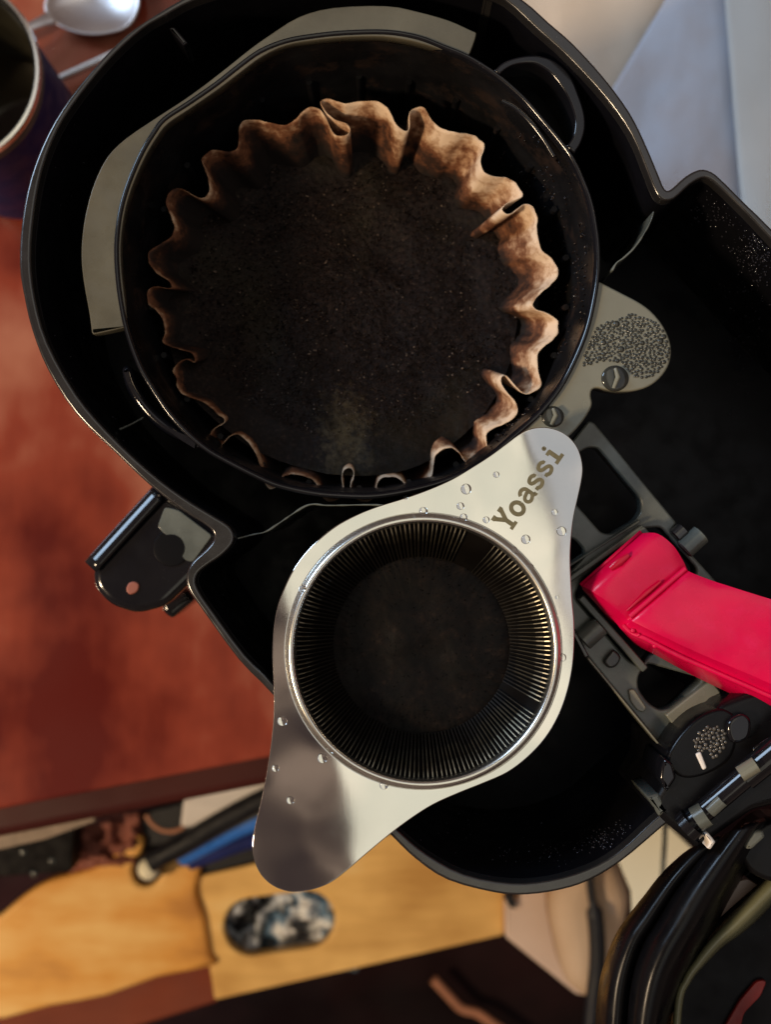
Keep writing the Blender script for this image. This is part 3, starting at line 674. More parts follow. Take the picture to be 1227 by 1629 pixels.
# droplets sprinkled in the long bay (specks of water too many to count)
def sprinkle(name, spots, label):
    vs, fs = [], []
    for cx_, cy_, sx, sy, n in spots:
        for _ in range(n):
            x = random.gauss(cx_, sx); y = random.gauss(cy_, sy); r = random.uniform(.5, 1.7)
            z = -.001; hit = False
            while z > -.0745:                       # follow the side wall down to where this spot lies on it
                c = W(x, y, z)
                if not inside((c.x / PX + 613.5, 814.5 - c.y / PX), inner_s): hit = z < -.006; break
                z -= .0005
            if z <= -.0745: z = -.0746; hit = True; c = W(x, y, z)
            if not hit: continue
            c = W(x, y, z + .0009); q = S(r, z); b = len(vs)
            for k in range(4):
                for j in range(6): vs.append((c.x + q * math.sin(k * math.pi / 3) * math.cos(j * math.pi / 3), c.y + q * math.sin(k * math.pi / 3) * math.sin(j * math.pi / 3), c.z + q * math.cos(k * math.pi / 3)))
            for k in range(3):
                for j in range(6): j2 = (j + 1) % 6; fs.append((b + k * 6 + j, b + (k + 1) * 6 + j, b + (k + 1) * 6 + j2, b + k * 6 + j2))
    return tag(mesh(name, vs, fs, M['splash']), label, 'water', kind='stuff')
inner_s = cr([tuple(Vector(b) + (Vector(b) - Vector(a)).normalized() * 1.2) for a, b in zip(outer, inner)], 3)
M['splash'] = plastic('splash_drops', (.035, .035, .045), .07, .7, bumpy=0)
sprinkle('water_specks', [(955, 1335, 18, 9, 80), (925, 1345, 34, 8, 40), (985, 1318, 10, 9, 20), (860, 1362, 60, 8, 50), (700, 1310, 60, 20, 40), (1205, 400, 18, 26, 300), (1140, 340, 22, 20, 90), (1190, 520, 25, 60, 120), (150, 480, 40, 160, 60), (430, 960, 40, 50, 40)], 'fine spray of water drops on the black inner walls of the coffee maker')

# ------------------------------------------------------------------ paper filter
top = [(237, 407), (242, 399), (259, 387), (273, 375), (276, 360), (273, 348), (265, 328), (265, 314), (271, 304), (283, 299), (295, 303), (308, 311), (320, 315), (327, 311), (333, 301), (332, 289), (327, 272), (321, 255), (325, 245), (337, 238), (352, 240), (366, 241), (376, 237), (380, 228), (380, 208), (385, 196), (396, 191), (413, 192), (435, 196), (454, 197), (469, 191), (476, 183), (485, 174), (496, 170), (508, 173), (516, 182), (523, 197), (529, 209), (539, 216), (552, 213), (557, 204), (550, 196), (536, 191), (524, 183), (514, 170), (510, 160), (519, 155), (534, 159), (548, 164), (563, 162), (592, 161), (607, 166), (619, 176), (627, 193), (636, 204), (649, 207), (652, 196), (652, 179), (660, 171), (672, 169), (681, 179), (688, 193), (700, 203), (715, 210), (732, 214), (746, 213), (759, 218), (769, 227), (771, 236), (766, 249), (765, 262), (771, 274), (782, 280), (797, 281), (810, 283), (821, 291), (829, 302), (831, 313), (817, 319), (804, 326), (800, 334), (808, 341), (819, 337), (831, 327), (841, 325), (850, 332), (856, 346), (855, 364), (857, 384), (864, 399), (876, 408), (885, 418), (888, 431), (886, 443), (874, 455), (862, 465), (851, 477), (848, 486), (854, 493), (864, 496), (877, 502), (887, 510), (889, 521), (886, 534), (874, 545), (861, 555), (856, 565), (856, 581), (858, 598), (861, 610), (856, 620), (843, 627), (831, 625), (817, 611), (806, 599), (798, 601), (798, 612), (808, 627), (819, 639), (823, 652), (819, 663), (804, 674), (785, 682), (775, 690), (774, 703), (776, 717), (770, 727), (757, 733), (742, 735), (733, 722), (719, 712), (704, 715), (694, 724), (690, 737), (688, 755), (680, 772), (670, 786), (658, 788), (649, 776), (640, 765), (625, 758), (608, 761), (600, 770), (597, 786), (588, 797), (572, 797), (560, 788), (558, 772), (563, 757), (561, 748), (554, 744), (546, 750), (544, 762), (546, 778), (538, 794), (524, 798), (512, 790), (507, 775), (498, 764), (482, 757), (463, 754), (448, 760), (440, 774), (428, 778), (419, 764), (415, 745), (411, 730), (403, 714), (391, 700), (377, 691), (362, 696), (351, 708), (338, 706), (333, 692), (342, 680), (354, 674), (355, 666), (346, 658), (334, 647), (321, 638), (306, 633), (292, 628), (282, 618), (281, 604), (276, 590), (285, 577), (298, 572), (309, 577), (307, 563), (288, 556), (268, 550), (258, 543), (262, 530), (262, 517), (256, 503), (246, 492), (236, 482), (234, 468), (239, 458), (252, 456), (266, 459), (274, 456), (268, 446), (255, 438), (245, 430), (238, 419)]
ZP = -.028
def paper():
    tp = [W(x, y, ZP) for x, y in cr(top, 3)]
    cx_, cy_ = W(566, 424, -.030).xy
    n = len(tp); ra = [math.hypot(p.x - cx_, p.y - cy_) for p in tp]; mean = sum(ra) / n
    rows = 16; H = .024; vs = []; soak_shade = []
    for k in range(rows + 1):
        t = k / rows
        for i, p in enumerate(tp):
            dx, dy = p.x - cx_, p.y - cy_; a = math.atan2(dy, dx); r = ra[i]
            # flutes flatten and the cone narrows with depth
            rt = mean * (1 - .25 * t) + (r - mean) * (1 - .30 * t)
            wob = .0006 * noise.noise(Vector((a * 9, t * 3, 1))) * t + .0004 * noise.noise(Vector((a * 42, t * 1.2, 6))) * min(1, t * 3) + .00035 * noise.noise(Vector((p.x * 500, p.y * 500, t * 6)))
            lip = .0022 * noise.noise(Vector((a * 6, 4.2, 0))) * (1 - t)
            sx = cx_ + dx / r * (rt + wob); sy = cy_ + dy / r * (rt + wob)
            vs.append((sx, sy, ZP + lip - H * t))
            # shade painted in: left flutes darker than the lamplit ones on the right
            side = .5 + .5 * math.cos(a - R(172))
            ty = -(dy) / mean - .35 * dx / mean
            soak_shade.append(min(1, t * (1.05 + 2.2 * max(0, ty * .5 + .45) ** 1.6) + .52 * side ** 1.5 - .16))
    fs = []
    for k in range(rows):
        for i in range(n):
            i2 = (i + 1) % n; fs.append((k * n + i, (k + 1) * n + i, (k + 1) * n + i2, k * n + i2))
    o = mesh('paper_filter', vs, fs, M['paper'])
    at_ = o.data.attributes.new('soak_shade', 'FLOAT', 'POINT'); at_.data.foreach_set('value', soak_shade)
    s = o.modifiers.new('thickness', 'SOLIDIFY'); s.thickness = .00016; s.offset = 0
    return tag(o, 'fluted brown stained paper filter standing inside the round brew basket', 'filter'), (cx_, cy_, mean)
pf, (gx, gy, gm) = paper()
def grounds():
    vs, fs = [], []; nr, ns = 110, 420; z0 = -.0455; Rg = gm * .92
    def hz_(x, y, f):
        ty = -(y - gy) / Rg - .35 * (x - gx) / Rg
        h = z0 - .003 * (1 - f * f) + min(.0155, .0185 * max(0, ty * .5 + .47) ** 2.0)
        return h + .0012 * noise.noise(Vector((x * 60, y * 60, 0))) + .0004 * noise.noise(Vector((x * 170, y * 170, 2))) + .00016 * noise.noise(Vector((x * 520, y * 520, 2))) + .00028 * abs(noise.noise(Vector((x * 1200, y * 1200, 9))))
    vs.append((gx, gy, hz_(gx, gy, 0)))
    for r in range(1, nr + 1):
        f = r / nr
        for k in range(ns):
            a = 2 * math.pi * k / ns; x = gx + Rg * f * math.cos(a); y = gy + Rg * f * math.sin(a); z = hz_(x, y, f)
            t = (ZP - z) / .024; rl = gm * (1 - .25 * t) + .0026 + .0032 * min(1, max(0, -(y - gy) / Rg - .35 * (x - gx) / Rg) * 1.5); x = gx + rl * f * math.cos(a); y = gy + rl * f * math.sin(a)
            vs.append((x, y, z))
    for k in range(ns): fs.append((0, 1 + k, 1 + (k + 1) % ns))
    for r in range(nr - 1):
        for k in range(ns):
            k2 = (k + 1) % ns; a = 1 + r * ns; fs.append((a + k, a + ns + k, a + ns + k2, a + k2))
    # loose grains on the surface
    pale = []
    for _ in range(15000):
        f = math.sqrt(random.random()) * .97; a = random.random() * 2 * math.pi
        x = gx + Rg * f * math.cos(a); y = gy + Rg * f * math.sin(a); z = hz_(x, y, f); s = random.uniform(.00014, .00042) * (1.8 if random.random() < .02 else 1)
        b = len(vs); q = [Vector((random.gauss(0, 1), random.gauss(0, 1), random.gauss(0, .6))).normalized() * s for _ in range(4)]
        vs += [tuple(Vector((x, y, z + s * .3)) + v) for v in q]
        fs += [(b, b + 1, b + 2), (b, b + 2, b + 3), (b, b + 3, b + 1), (b + 1, b + 3, b + 2)]
        if random.random() < .07: pale += list(range(len(fs) - 4, len(fs)))
    o = mesh('coffee_grounds', vs, fs, M['grounds'], smooth=True); o.data.materials.append(plastic('pale_chaff', (.16, .12, .095), .5, .4, var=.8))
    for i in pale: o.data.polygons[i].material_index = 1
    return tag(o, 'spent dark coffee grounds filling the fluted paper filter', 'coffee grounds', kind='stuff')
grounds()
def clinging():
    vs, fs = [], []; n = len(rm)
    for _ in range(5000):
        k = random.randint(1, 11); i = random.randrange(n); p, q = Vector(rings_w[k][i]), Vector(rings_w[k + 1][i]); c = p.lerp(q, random.random())
        a = math.degrees(math.atan2(c.y - cen.y, c.x - cen.x))
        if not (-62 < a < 48) or noise.noise(Vector((c.x * 140, c.y * 140, c.z * 140))) < .10: continue
        s_ = random.uniform(.0002, .0006); b = len(vs); c = c + (Vector((cen.x, cen.y, c.z)) - c).normalized() * .0002
        for _k in range(5): vs.append(tuple(c + Vector((random.gauss(0, 1), random.gauss(0, 1), random.gauss(0, 1))).normalized() * s_))
        fs += [(b, b + 1, b + 2), (b, b + 2, b + 3), (b, b + 3, b + 1), (b + 1, b + 3, b + 4), (b + 2, b + 4, b + 3), (b + 1, b + 4, b + 2)]
    return tag(mesh('clinging_grounds', vs, fs, plastic('wet_clinging_grounds', (.022, .013, .010), .25, .6, var=1.2)), 'wet coffee grounds stuck on the right hand wall of the brew basket', 'coffee grounds', kind='stuff')
clinging()

# ------------------------------------------------------------------ steel strainer
ZS = .0035; hc = (674, 1036); hr = 203
so = [(839, 684), (855, 680), (872, 680), (890, 685), (905, 694), (918, 709), (925, 726), (928, 745), (926, 765), (920, 793), (914, 820), (910, 850), (908, 885), (909, 920), (911, 955), (914, 990), (914, 1030), (911, 1065), (903, 1102), (889, 1140), (868, 1175), (840, 1205), (808, 1229), (770, 1246), (730, 1262), (690, 1280), (655, 1302), (620, 1328), (585, 1357), (552, 1385), (525, 1405), (495, 1416), (462, 1419), (435, 1410), (415, 1392), (404, 1368), (401, 1342), (406, 1312), (415, 1275), (423, 1235), (430, 1190), (435, 1140), (435, 1090), (433, 1040), (435, 1000), (441, 965), (452, 935), (467, 905), (486, 879), (508, 857), (535, 836), (565, 820), (600, 806), (645, 792), (684, 778), (720, 762), (752, 743), (780, 725), (807, 705), (823, 693)]
sn = empty('sink_strainer', W(674, 1036, ZS), 'shiny two lobed steel strainer with black slotted bowl, laid across the coffee maker', 'strainer')
hcw = W(hc[0], hc[1], ZS); HR = S(hr, ZS)
def circ(r, n=96): return [(hc[0] + r * math.cos(2 * math.pi * k / n), hc[1] + r * math.sin(2 * math.pi * k / n)) for k in range(n)]
child(plate('plate', cr(so, 4), ZS, .0009, M['steel'], holes=[circ(hr + 17)], b=.0003), sn)
def sr(f): return HR * f
lp = [(HR + S(17.6, ZS), ZS - .0006), (HR + S(17.4, ZS), ZS + .00002), (HR + S(16, ZS), ZS + .0002), (HR + S(12, ZS), ZS + .0011), (HR + S(8.5, ZS), ZS + .0015), (HR + S(5.5, ZS), ZS + .0014), (HR + S(2.5, ZS), ZS + .0008), (HR + S(.5, ZS), ZS - .0003), (HR, ZS - .0022)]
child(lathe('raised_lip', lp, hcw.x, hcw.y, M['edge'], seg=128, ang=80), sn)
M['bowl'] = plastic('coffee_blackened_bowl', (.0030, .0024, .0020), .6, .04, var=1.0, specks=.2, bumpy=.4)
child(lathe('bowl', [(HR * .999, ZS - .0020), (HR * .96, ZS - .0030), (HR * .90, ZS - .0050), (HR * .83, ZS - .0085), (HR * .72, ZS - .0138), (HR * .6, ZS - .0150), (.0005, ZS - .0155)], hcw.x, hcw.y, M['bowl'], seg=96), sn)
# radial bars, one object each, shared mesh
bm_pts = [(HR * .998, ZS - .0013), (HR * .96, ZS - .0020), (HR * .90, ZS - .0040), (HR * .83, ZS - .0075), (HR * .72, ZS - .0128)]
bvs, bfs = [], []
for r, z in bm_pts:
    wv = .00017
    bvs += [(r, -wv, z - ZS - .0002), (r, -wv * .7, z - ZS + .0002), (r, wv * .7, z - ZS + .0002), (r, wv, z - ZS - .0002)]
for k in range(len(bm_pts) - 1):
    for j in range(4): bfs.append((k * 4 + j, k * 4 + (j + 1) % 4, (k + 1) * 4 + (j + 1) % 4, (k + 1) * 4 + j))
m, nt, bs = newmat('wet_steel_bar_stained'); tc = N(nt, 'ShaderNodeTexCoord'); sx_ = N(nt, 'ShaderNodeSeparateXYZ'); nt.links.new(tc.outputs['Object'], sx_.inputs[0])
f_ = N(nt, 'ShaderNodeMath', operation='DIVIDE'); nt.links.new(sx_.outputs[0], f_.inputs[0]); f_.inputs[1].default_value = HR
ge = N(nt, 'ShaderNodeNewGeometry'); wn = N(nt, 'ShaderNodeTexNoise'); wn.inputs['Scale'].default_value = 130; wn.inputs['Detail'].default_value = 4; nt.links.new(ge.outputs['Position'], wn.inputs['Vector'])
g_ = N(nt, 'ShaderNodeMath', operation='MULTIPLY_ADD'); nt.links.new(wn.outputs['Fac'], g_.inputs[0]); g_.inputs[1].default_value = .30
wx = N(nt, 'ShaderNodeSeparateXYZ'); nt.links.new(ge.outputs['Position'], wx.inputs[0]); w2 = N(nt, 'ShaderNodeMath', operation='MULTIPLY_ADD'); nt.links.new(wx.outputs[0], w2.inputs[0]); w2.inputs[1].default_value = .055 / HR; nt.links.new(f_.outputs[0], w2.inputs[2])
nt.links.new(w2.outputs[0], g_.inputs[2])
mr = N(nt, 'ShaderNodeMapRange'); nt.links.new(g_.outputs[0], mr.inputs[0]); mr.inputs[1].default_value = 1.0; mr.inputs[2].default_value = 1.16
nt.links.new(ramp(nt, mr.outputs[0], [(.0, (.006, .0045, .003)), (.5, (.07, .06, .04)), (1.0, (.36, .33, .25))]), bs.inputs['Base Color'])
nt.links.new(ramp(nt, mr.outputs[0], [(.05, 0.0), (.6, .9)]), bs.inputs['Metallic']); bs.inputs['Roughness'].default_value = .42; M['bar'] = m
bar_me = bpy.data.meshes.new('bar'); bar_me.from_pydata(bvs, [], bfs); bar_me.materials.append(M['bar'])
NB = 168
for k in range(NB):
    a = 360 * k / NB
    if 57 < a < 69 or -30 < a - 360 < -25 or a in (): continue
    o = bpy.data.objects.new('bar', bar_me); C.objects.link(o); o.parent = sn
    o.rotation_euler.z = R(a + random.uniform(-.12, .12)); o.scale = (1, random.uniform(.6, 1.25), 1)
# residue in the bowl
def residue():
    vs, fs = [(hcw.x, hcw.y, ZS - .0125)], []; nr, ns = 70, 300
    for r in range(1, nr + 1):
        f = r / nr
        for k in range(ns):
            a = 2 * math.pi * k / ns
            ext = .80 - .03 * math.cos(a - .35) + .03 * noise.noise(Vector((math.cos(a) * 2, math.sin(a) * 2, 4))) + .02 * noise.noise(Vector((math.cos(a) * 9, math.sin(a) * 9, 7))) + .015 * math.sin(NB * a * .5)
            x = hcw.x + HR * ext * f * math.cos(a); y = hcw.y + HR * ext * f * math.sin(a)
            z = ZS - .0128 + .0014 * noise.noise(Vector((x * 90, y * 90, 1))) * (1 - f ** 4) + .00012 * noise.noise(Vector((x * 420, y * 420, 2))) * (1 - f ** 8) - .0012 * f ** 6 + .0020 * max(0, f * ext - .74) / .1
            vs.append((x, y, z))
    for k in range(ns): fs.append((0, 1 + k, 1 + (k + 1) % ns))
    for r in range(nr - 1):
        for k in range(ns):
            k2 = (k + 1) % ns; a = 1 + r * ns; fs.append((a + k, a + ns + k, a + ns + k2, a + k2))
    m, nt, bs = newmat('dark_coffee_sludge')
    nt.links.new(ramp(nt, noise_tex(nt, 240, 7, .75), [(.44, (.0018, .0013, .0012)), (.58, (.0048, .0029, .0023)), (.72, (.020, .012, .008))]), bs.inputs['Base Color'])
    bs.inputs['Roughness'].default_value = .5; bs.inputs['Specular IOR Level'].default_value = .12; bump(nt, bs, noise_tex(nt, 900, 6, .75), .4, 2e-4)
    for _ in range(1500):
        f = math.sqrt(random.random()) * .80; a = random.random() * 2 * math.pi; x = hcw.x + HR * f * math.cos(a); y = hcw.y + HR * f * math.sin(a)
        z = ZS - .0128 + .0014 * noise.noise(Vector((x * 90, y * 90, 1))) * (1 - f ** 4) - .0012 * (f / .85) ** 6; q_ = random.uniform(.00012, .0003); b = len(vs)
        vs += [tuple(Vector((x, y, z)) + Vector((random.gauss(0, 1), random.gauss(0, 1), random.gauss(0, .6))).normalized() * q_) for _k in range(4)]
        fs += [(b, b + 1, b + 2), (b, b + 2, b + 3), (b, b + 3, b + 1), (b + 1, b + 3, b + 2)]
    return tag(mesh('coffee_sludge', vs, fs, m), 'black coffee sludge lying in the bowl of the steel strainer', 'coffee sludge', kind='stuff')
residue()

# lettering: Yoassi, slab serif, stroke by stroke
def stroke(pts, wd):
    L, Rr = [], []
    for i, q in enumerate(pts):
        a = Vector(pts[max(0, i - 1)]); b = Vector(pts[min(len(pts) - 1, i + 1)]); t = (b - a).normalized(); n = Vector((-t.y, t.x)) * wd * .68
        L.append(Vector(q) + n); Rr.append(Vector(q) - n)
    return L, Rr
def glyph(ch):
    A = lambda cx, cy, rx, ry, a0, a1, n=14: [(cx + rx * math.cos(R(a0 + (a1 - a0) * k / n)), cy + ry * math.sin(R(a0 + (a1 - a0) * k / n))) for k in range(n + 1)]
    if ch == 'Y': return [([(-9.5, 34), (0, 17)], 5.2), ([(9.5, 34), (0, 17)], 5.2), ([(0, 19), (0, 2)], 5.4), ([(-7.5, 2), (7.5, 2)], 4.2), ([(-13, 34.5), (-4, 34.5)], 4.2), ([(4, 34.5), (13, 34.5)], 4.2)]
    if ch == 'o': return [(A(0, 12.5, 9, 10.5, 0, 360, 26), 5.2)]
    if ch == 'a': return [(A(0, 17.5, 7, 6.2, 165, 0, 10) + [(7, 10), (7, 3), (9, 2), (12, 2)], 4.8), ([(7, 14), (2, 14.2), (-4, 13)] + A(-2.5, 7.3, 6, 5.6, 110, 300, 10) + [(4, 4), (7, 7)], 4.4)]
    if ch == 's': return [([(7.2, 22.5), (7.2, 17.5)], 3.6), ([(-7.6, 7.5), (-7.6, 1.5)], 3.6), (cr([(7, 19.5), (3.5, 22.8), (-1.5, 23), (-6.3, 20.5), (-6.3, 16), (-1.5, 13.3), (3.5, 11.6), (7.3, 8.4), (6.2, 3.8), (1.5, 1.8), (-3, 2), (-7, 5)], 3, False), 4.6)]
    if ch == 'i': return [([(-7, 22), (1.5, 22), ], 4.2), ([(0, 23.9), (0, 2)], 5.4), ([(-9.5, 2), (9.5, 2)], 4.4), (A(-.5, 31.5, 1.6, 1.6, 0, 360, 12), 3.2)]
u = Vector((.567, -.824)); v_ = Vector((-.824, -.567)); org = Vector((819.5, 837))
for k, ch in enumerate('Yoassi'):
    vs, fs = [], []
    for si, (pts, wd) in enumerate(glyph(ch)):
        L, Rr = stroke(pts, wd); b = len(vs); zz = ZS + .00003 + si * .000012
        for l, r in zip(L, Rr):
            for q in (l, r):
                c = org + u * (25.7 * k + q.x) + v_ * q.y; vs.append(tuple(W(c.x, c.y, zz)))
        for i in range(len(L) - 1): fs.append((b + 2 * i, b + 2 * i + 1, b + 2 * i + 3, b + 2 * i + 2))
    o = mesh('letter', vs, fs, M['etch'], smooth=False); child(o, sn)

# water droplets on the strainer
drop_me = dome_mesh('water_droplet', 24, 7, .48, M['water'])
drops = [(742, 778, 8.5, 'largest clear droplet between the filter and the letter Y'), (674, 813, 7, 'droplet alone above the top of the strainer bowl'), (733, 805, 6.2, 'upper droplet of the close pair above the bowl'), (738, 823, 6.2, 'lower droplet of the close pair above the bowl'),
         (774, 827, 5.6, 'droplet just left of the letter Y'), (790, 755, 5.2, 'small droplet near the plate edge left of the word'), (837, 858, 7.5, 'droplet just below the foot of the letter Y'), (894, 845, 8, 'large droplet near the right edge below the word'),
         (883, 815, 5.2, 'faint droplet right of the word, above the large one'), (818, 876, 6.3, 'droplet on the raised lip under the letter Y'), (844, 902, 6, 'droplet at the raised lip, upper right'), (658, 822, 3.4, 'tiny droplet touching the lip at the top'),
         (646, 792, 3.2, 'tiny droplet on the plate edge beside the filter'), (482, 937, 6.5, 'droplet on the lip at the upper left of the bowl'), (449, 1147, 8.2, 'large droplet on the narrow left edge of the plate'), (513, 1206, 8.2, 'large droplet beside the lip at the lower left'),
         (462, 1273, 6.5, 'droplet in the middle of the polished lower lobe'), (438, 1222, 6, 'droplet on the left edge of the lower lobe'), (611, 1249, 7, 'droplet under the bowl on the pale part of the plate'), (895, 1046, 6.8, 'droplet on the right edge beside the red lever'),
         (880, 983, 4.6, 'small droplet on the lip level with the lever hinge'), (874, 999, 3, 'tiny droplet on the lip just below another small one'), (887, 950, 3.4, 'tiny droplet on the right edge above the lever hinge'), (820, 889, 3, 'tiny droplet hugging the lip under a bigger one')]
for x, y, r, lb in drops:
    o = bpy.data.objects.new('water_droplet', drop_me); C.objects.link(o)
    dd = math.hypot(x - hc[0], y - hc[1]) - hr; zz = ZS + .00002
    if dd < 17: zz = ZS + .0011
    o.location = W(x, y, zz); q = S(r, ZS); o.scale = (q, q * random.uniform(.93, 1.05), q)
    tag(o, lb, 'droplet', 'water droplets on the steel strainer')

o = bpy.data.objects.new('water_droplet', drop_me); C.objects.link(o); o.location = W(1134, 968, .0035); o.scale = (.0004, .0004, .0004)
tag(o, 'tiny glinting droplet alone on the crimson lever', 'droplet', 'water droplets on the lever')

# ------------------------------------------------------------------ below the table edge
def obj_plate(name, poly, z, th, mat, label, cat, holes=(), b=.001, group=None, zfun=None):
    return tag(plate(name, poly, z, th, mat, holes=holes, b=b, zfun=zfun), label, cat, group)
obj_plate('curved_board', cr([(-60, 1500), (0, 1457), (33, 1428), (75, 1402), (111, 1392), (147, 1382), (173, 1366), (195, 1347), (212, 1333), (222, 1331), (228, 1340), (225, 1356), (214, 1370), (210, 1386), (215, 1402), (225, 1410), (240, 1409), (251, 1399), (258, 1384), (266, 1370), (278, 1364), (290, 1376), (300, 1374), (312, 1366), (318, 1371), (317, 1390), (312, 1412), (314, 1430), (324, 1457), (334, 1520), (340, 1538), (250, 1556), (170, 1585), (80, 1602), (-60, 1625)], 2),
          -.385, .012, M['pine2'], 'curved honey coloured wooden board with a notch, lower left', 'board', b=.003)
obj_plate('russet_board', [(-80, 1600), (80, 1585), (200, 1555), (345, 1500), (345, 1595), (200, 1640), (100, 1680), (-80, 1700)], -.402, .012, M['redboard'], 'dark russet board showing beneath the curved honey board', 'board', b=.002)
ov = []
for k in range(40):
    a = 2 * math.pi * k / 40; cxo, hl, hw = 0, 43, 46
    x = hw * math.cos(a) + (hl if math.cos(a) > 0 else -hl); y = hw * math.sin(a)
    ov.append((444 + x * math.cos(R(-8)) - y * math.sin(R(-8)), 1469 + x * math.sin(R(-8)) + y * math.cos(R(-8))))
wb = empty('wooden_box', W(560, 1450, ZB), 'pale wooden box with an oval hand hole, beneath the lower lobe of the strainer', 'box')
child(plate('lid_panel', rnd([(311, 1396), (560, 1340), (900, 1265), (803, 1424), (803, 1488), (341, 1592)], 5), ZB + .01, .009, M['pine'], holes=[ov], b=.0015), wb)
child(plate('side_panel', [(345, 1590), (803, 1486), (803, 1470), (345, 1572)], ZB + .0005, .11, M['pine'], b=.001), wb)
child(plate('end_panel', [(318, 1400), (334, 1396), (362, 1585), (345, 1590)], ZB + .0005, .11, M['pine'], b=.001), wb)
def crumple():
    vs, fs = [], []; nx, ny = 60, 44
    for j in range(ny):
        for i in range(nx):
            px = 330 + 240 * i / (nx - 1); py = 1395 + 150 * j / (ny - 1)
            q = Vector((px / 44, py / 44, .4)); h = abs(noise.noise(q)) * .03 + abs(noise.noise(q * 2.3)) * .012
            vs.append(tuple(W(px, py, ZB - .016 + h * .8)))
    for j in range(ny - 1):
        for i in range(nx - 1): a = j * nx + i; fs.append((a, a + nx, a + nx + 1, a + 1))
    o = mesh('plastic_bag', vs, fs, M['film'], smooth=False); s = o.modifiers.new('thickness', 'SOLIDIFY'); s.thickness = .0006
    return tag(o, 'crumpled clear and blue plastic bag seen through the oval hand hole', 'bag')
crumple()
# cap in the notch
cp = empty('metal_cap', W(235, 1385, -.38), 'round shiny metal cap sitting in the notch of the curved board', 'cap')
c_ = W(235, 1384, -.37)
child(lathe('cap_body', [(S(23, -.37), -.395), (S(23, -.37), -.374), (S(20, -.37), -.371), (S(17, -.37), -.3715)], c_.x, c_.y, M['black_blur'], seg=32), cp)
child(lathe('cap_top', [(S(17.5, -.37), -.376), (S(17, -.37), -.3705), (S(12, -.37), -.3675), (S(5, -.37), -.3665), (.0002, -.366)], c_.x, c_.y, M['cream'], seg=32), cp)
tag(tube('black_bar', pxpath([(238, 1372), (300, 1338), (360, 1302), (440, 1262), (520, 1235)], -.345), .0058, M['black_blur'], seg=12), 'black tube slanting up from the notch towards the strainer', 'tube')
tag(tube('grey_bar', pxpath([(258, 1374), (300, 1350), (370, 1312), (440, 1280), (520, 1250)], -.352), .0022, M['frame'], seg=10), 'thin grey tube lying alongside the black tube', 'tube')
tag(tube('blue_pen', pxpath([(285, 1368), (292, 1363), (330, 1343), (380, 1318), (440, 1295), (500, 1280)], -.362), [.0012, .0035] + [.0050] * 24, M['blue'], seg=12), 'bright blue plastic pen pointing at the wooden box', 'pen')
tag(tube('navy_pen', pxpath([(300, 1372), (340, 1358), (390, 1340), (450, 1322), (510, 1300)], -.368), .0046, M['navy'], seg=12), 'dark navy pen lying under the blue one', 'pen')
obj_plate('black_tray', rnd([(240, 1290), (440, 1240), (640, 1300), (620, 1350), (420, 1368), (318, 1392), (290, 1385), (225, 1370), (205, 1300)], 8), -.392, .01, M['black_blur'], 'black tray under the pens, just past the table edge', 'tray')
tag(tube('grey_loop', pxpath([(232, 1296), (243, 1312), (262, 1322), (285, 1320), (300, 1305)], -.356), .0013, M['cord'], seg=8), 'thin brown wire loop near the table edge', 'wire')
obj_plate('white_cloth', rnd([(292, 1272), (440, 1232), (440, 1262), (360, 1292), (300, 1318), (286, 1316)], 6), -.348, .006, M['cloth'], 'folded pale cloth corner hanging below the table edge', 'cloth', b=.002,
          zfun=lambda x, y: .004 * noise.noise(Vector((x * 40, y * 40, 0))))
pl = empty('black_block', W(60, 1370, -.36), 'black block with two screws, below the metal trim at the left', 'block')
child(plate('block_body', rnd([(-60, 1340), (118, 1310), (113, 1388), (40, 1392), (-60, 1400)], 5), -.360, .02, plastic('very_dark_metal', (.006, .005, .005), .6, .1, specks=0), b=.001), pl)
for x, y in ((36, 1356), (82, 1370), (53, 1391)):
    o = bpy.data.objects.new('screw', dome_mesh('screw', 14, 4, .4, M['knob'])); C.objects.link(o); o.location = W(x, y, -.3598); o.scale = [S(6, -.36)] * 3; bpy.context.view_layer.update(); child(o, pl)
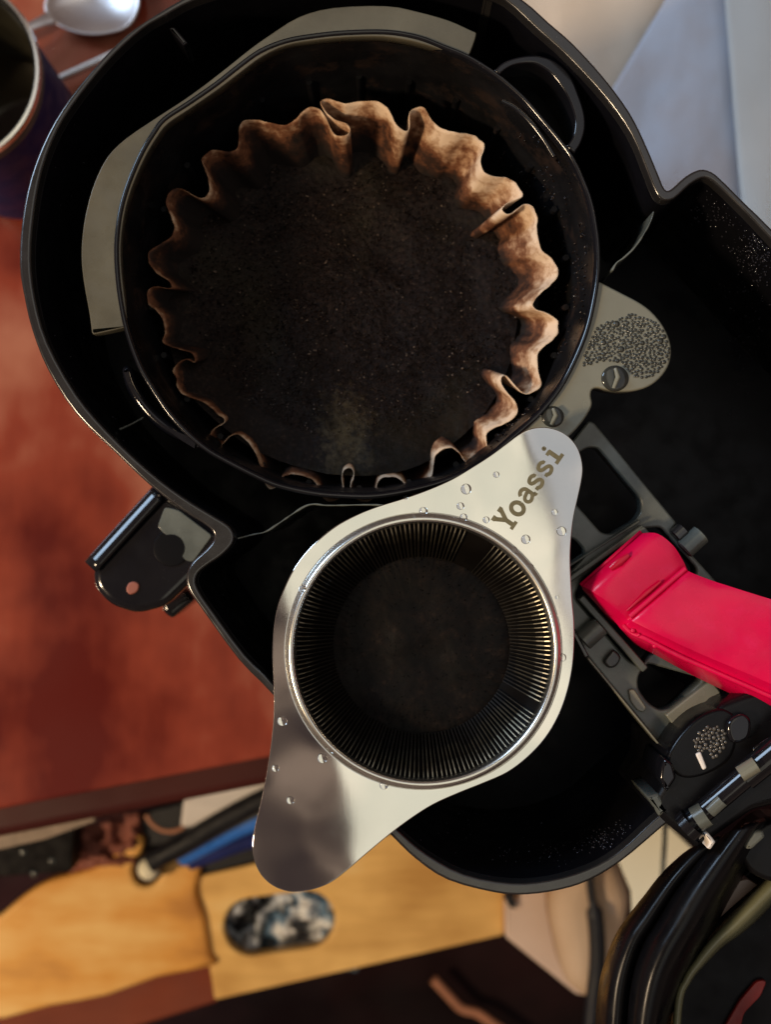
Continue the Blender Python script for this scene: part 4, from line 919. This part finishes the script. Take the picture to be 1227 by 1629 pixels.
def pouch():
    vs, fs = [], []; nx, ny = 46, 40
    for j in range(ny):
        for i in range(nx):
            u_, w_ = i / (nx - 1), j / (ny - 1); px = 108 + 120 * u_; py = 1300 + 95 * w_ - 12 * u_
            e = min(u_, 1 - u_, w_, 1 - w_) * 6; e = min(1, e)
            h = .016 * e ** .5 + .009 * noise.noise(Vector((px / 26, py / 15, 2))) + .004 * noise.noise(Vector((px / 9, py / 7, 2)))
            vs.append(tuple(W(px, py, -.398 + h * .9)))
    for j in range(ny - 1):
        for i in range(nx - 1): a = j * nx + i; fs.append((a, a + nx, a + nx + 1, a + 1))
    o = mesh('leather_pouch', vs, fs, M['leather']); s = o.modifiers.new('thickness', 'SOLIDIFY'); s.thickness = .002; s.offset = -1
    return tag(o, 'wrinkled reddish brown leather pouch between the black block and the notch', 'pouch')
pouch()
# right: beige board, tan cushion, cream card, dark cord
obj_plate('beige_board', rnd([(803, 1424), (815, 1440), (900, 1330), (960, 1390), (945, 1450), (935, 1585), (918, 1583), (805, 1492)], 5), ZB + .018, .012, M['pinkish'], 'pale beige board at the right end of the wooden box', 'board', b=.002)
obj_plate('tan_cushion', cr([(885, 1420), (915, 1380), (960, 1350), (985, 1375), (1004, 1420), (1006, 1450), (990, 1520), (965, 1600), (940, 1598), (905, 1570), (888, 1510), (880, 1460)], 4), ZB + .052, .03, M['tan'], 'tan suede cushion beside the open lid', 'cushion', b=.012)
obj_plate('cream_card', rnd([(1042, 1292), (1104, 1352), (1060, 1430), (1008, 1470), (1006, 1420), (985, 1370), (1000, 1330)], 3), -.30, .003, M['cream'], 'cream card edge between the housing and the lid hinge', 'card', b=.0006)
tag(tube('grey_rod', [W(1060, 1290, -.25), W(1058, 1340, -.26), W(1053, 1425, -.27)], .0013, M['frame'], seg=8), 'thin grey rod standing in front of the cream card', 'rod')
tag(tube('dark_cord', pxpath([(937, 1380), (941, 1420), (949, 1470), (951, 1530), (944, 1600), (938, 1660)], ZB + .058), [.0022] * 8 + [.0045] * 18, M['black_blur'], seg=10), 'dark cord running down the tan cushion', 'cord')
obj_plate('black_tab', [(800, 1424), (818, 1424), (822, 1446), (812, 1444)], ZB + .022, .002, M['black_blur'], 'small black tab on the corner of the wooden box', 'tab', b=.0003)
tag(tube('brown_cable', pxpath([(690, 1558), (715, 1585), (735, 1605), (760, 1612), (790, 1632), (830, 1660)], -.54), .0035, M['cord'], seg=8), 'brown cable lying on the dark floor', 'cable')

# ids: a third level only where parts carry parts; everything else hangs directly on its thing
for o in bpy.data.objects:
    if o.type == 'MESH' and o.parent is None and 'label' not in o and 'kind' not in o: print('UNLABELLED', o.name)
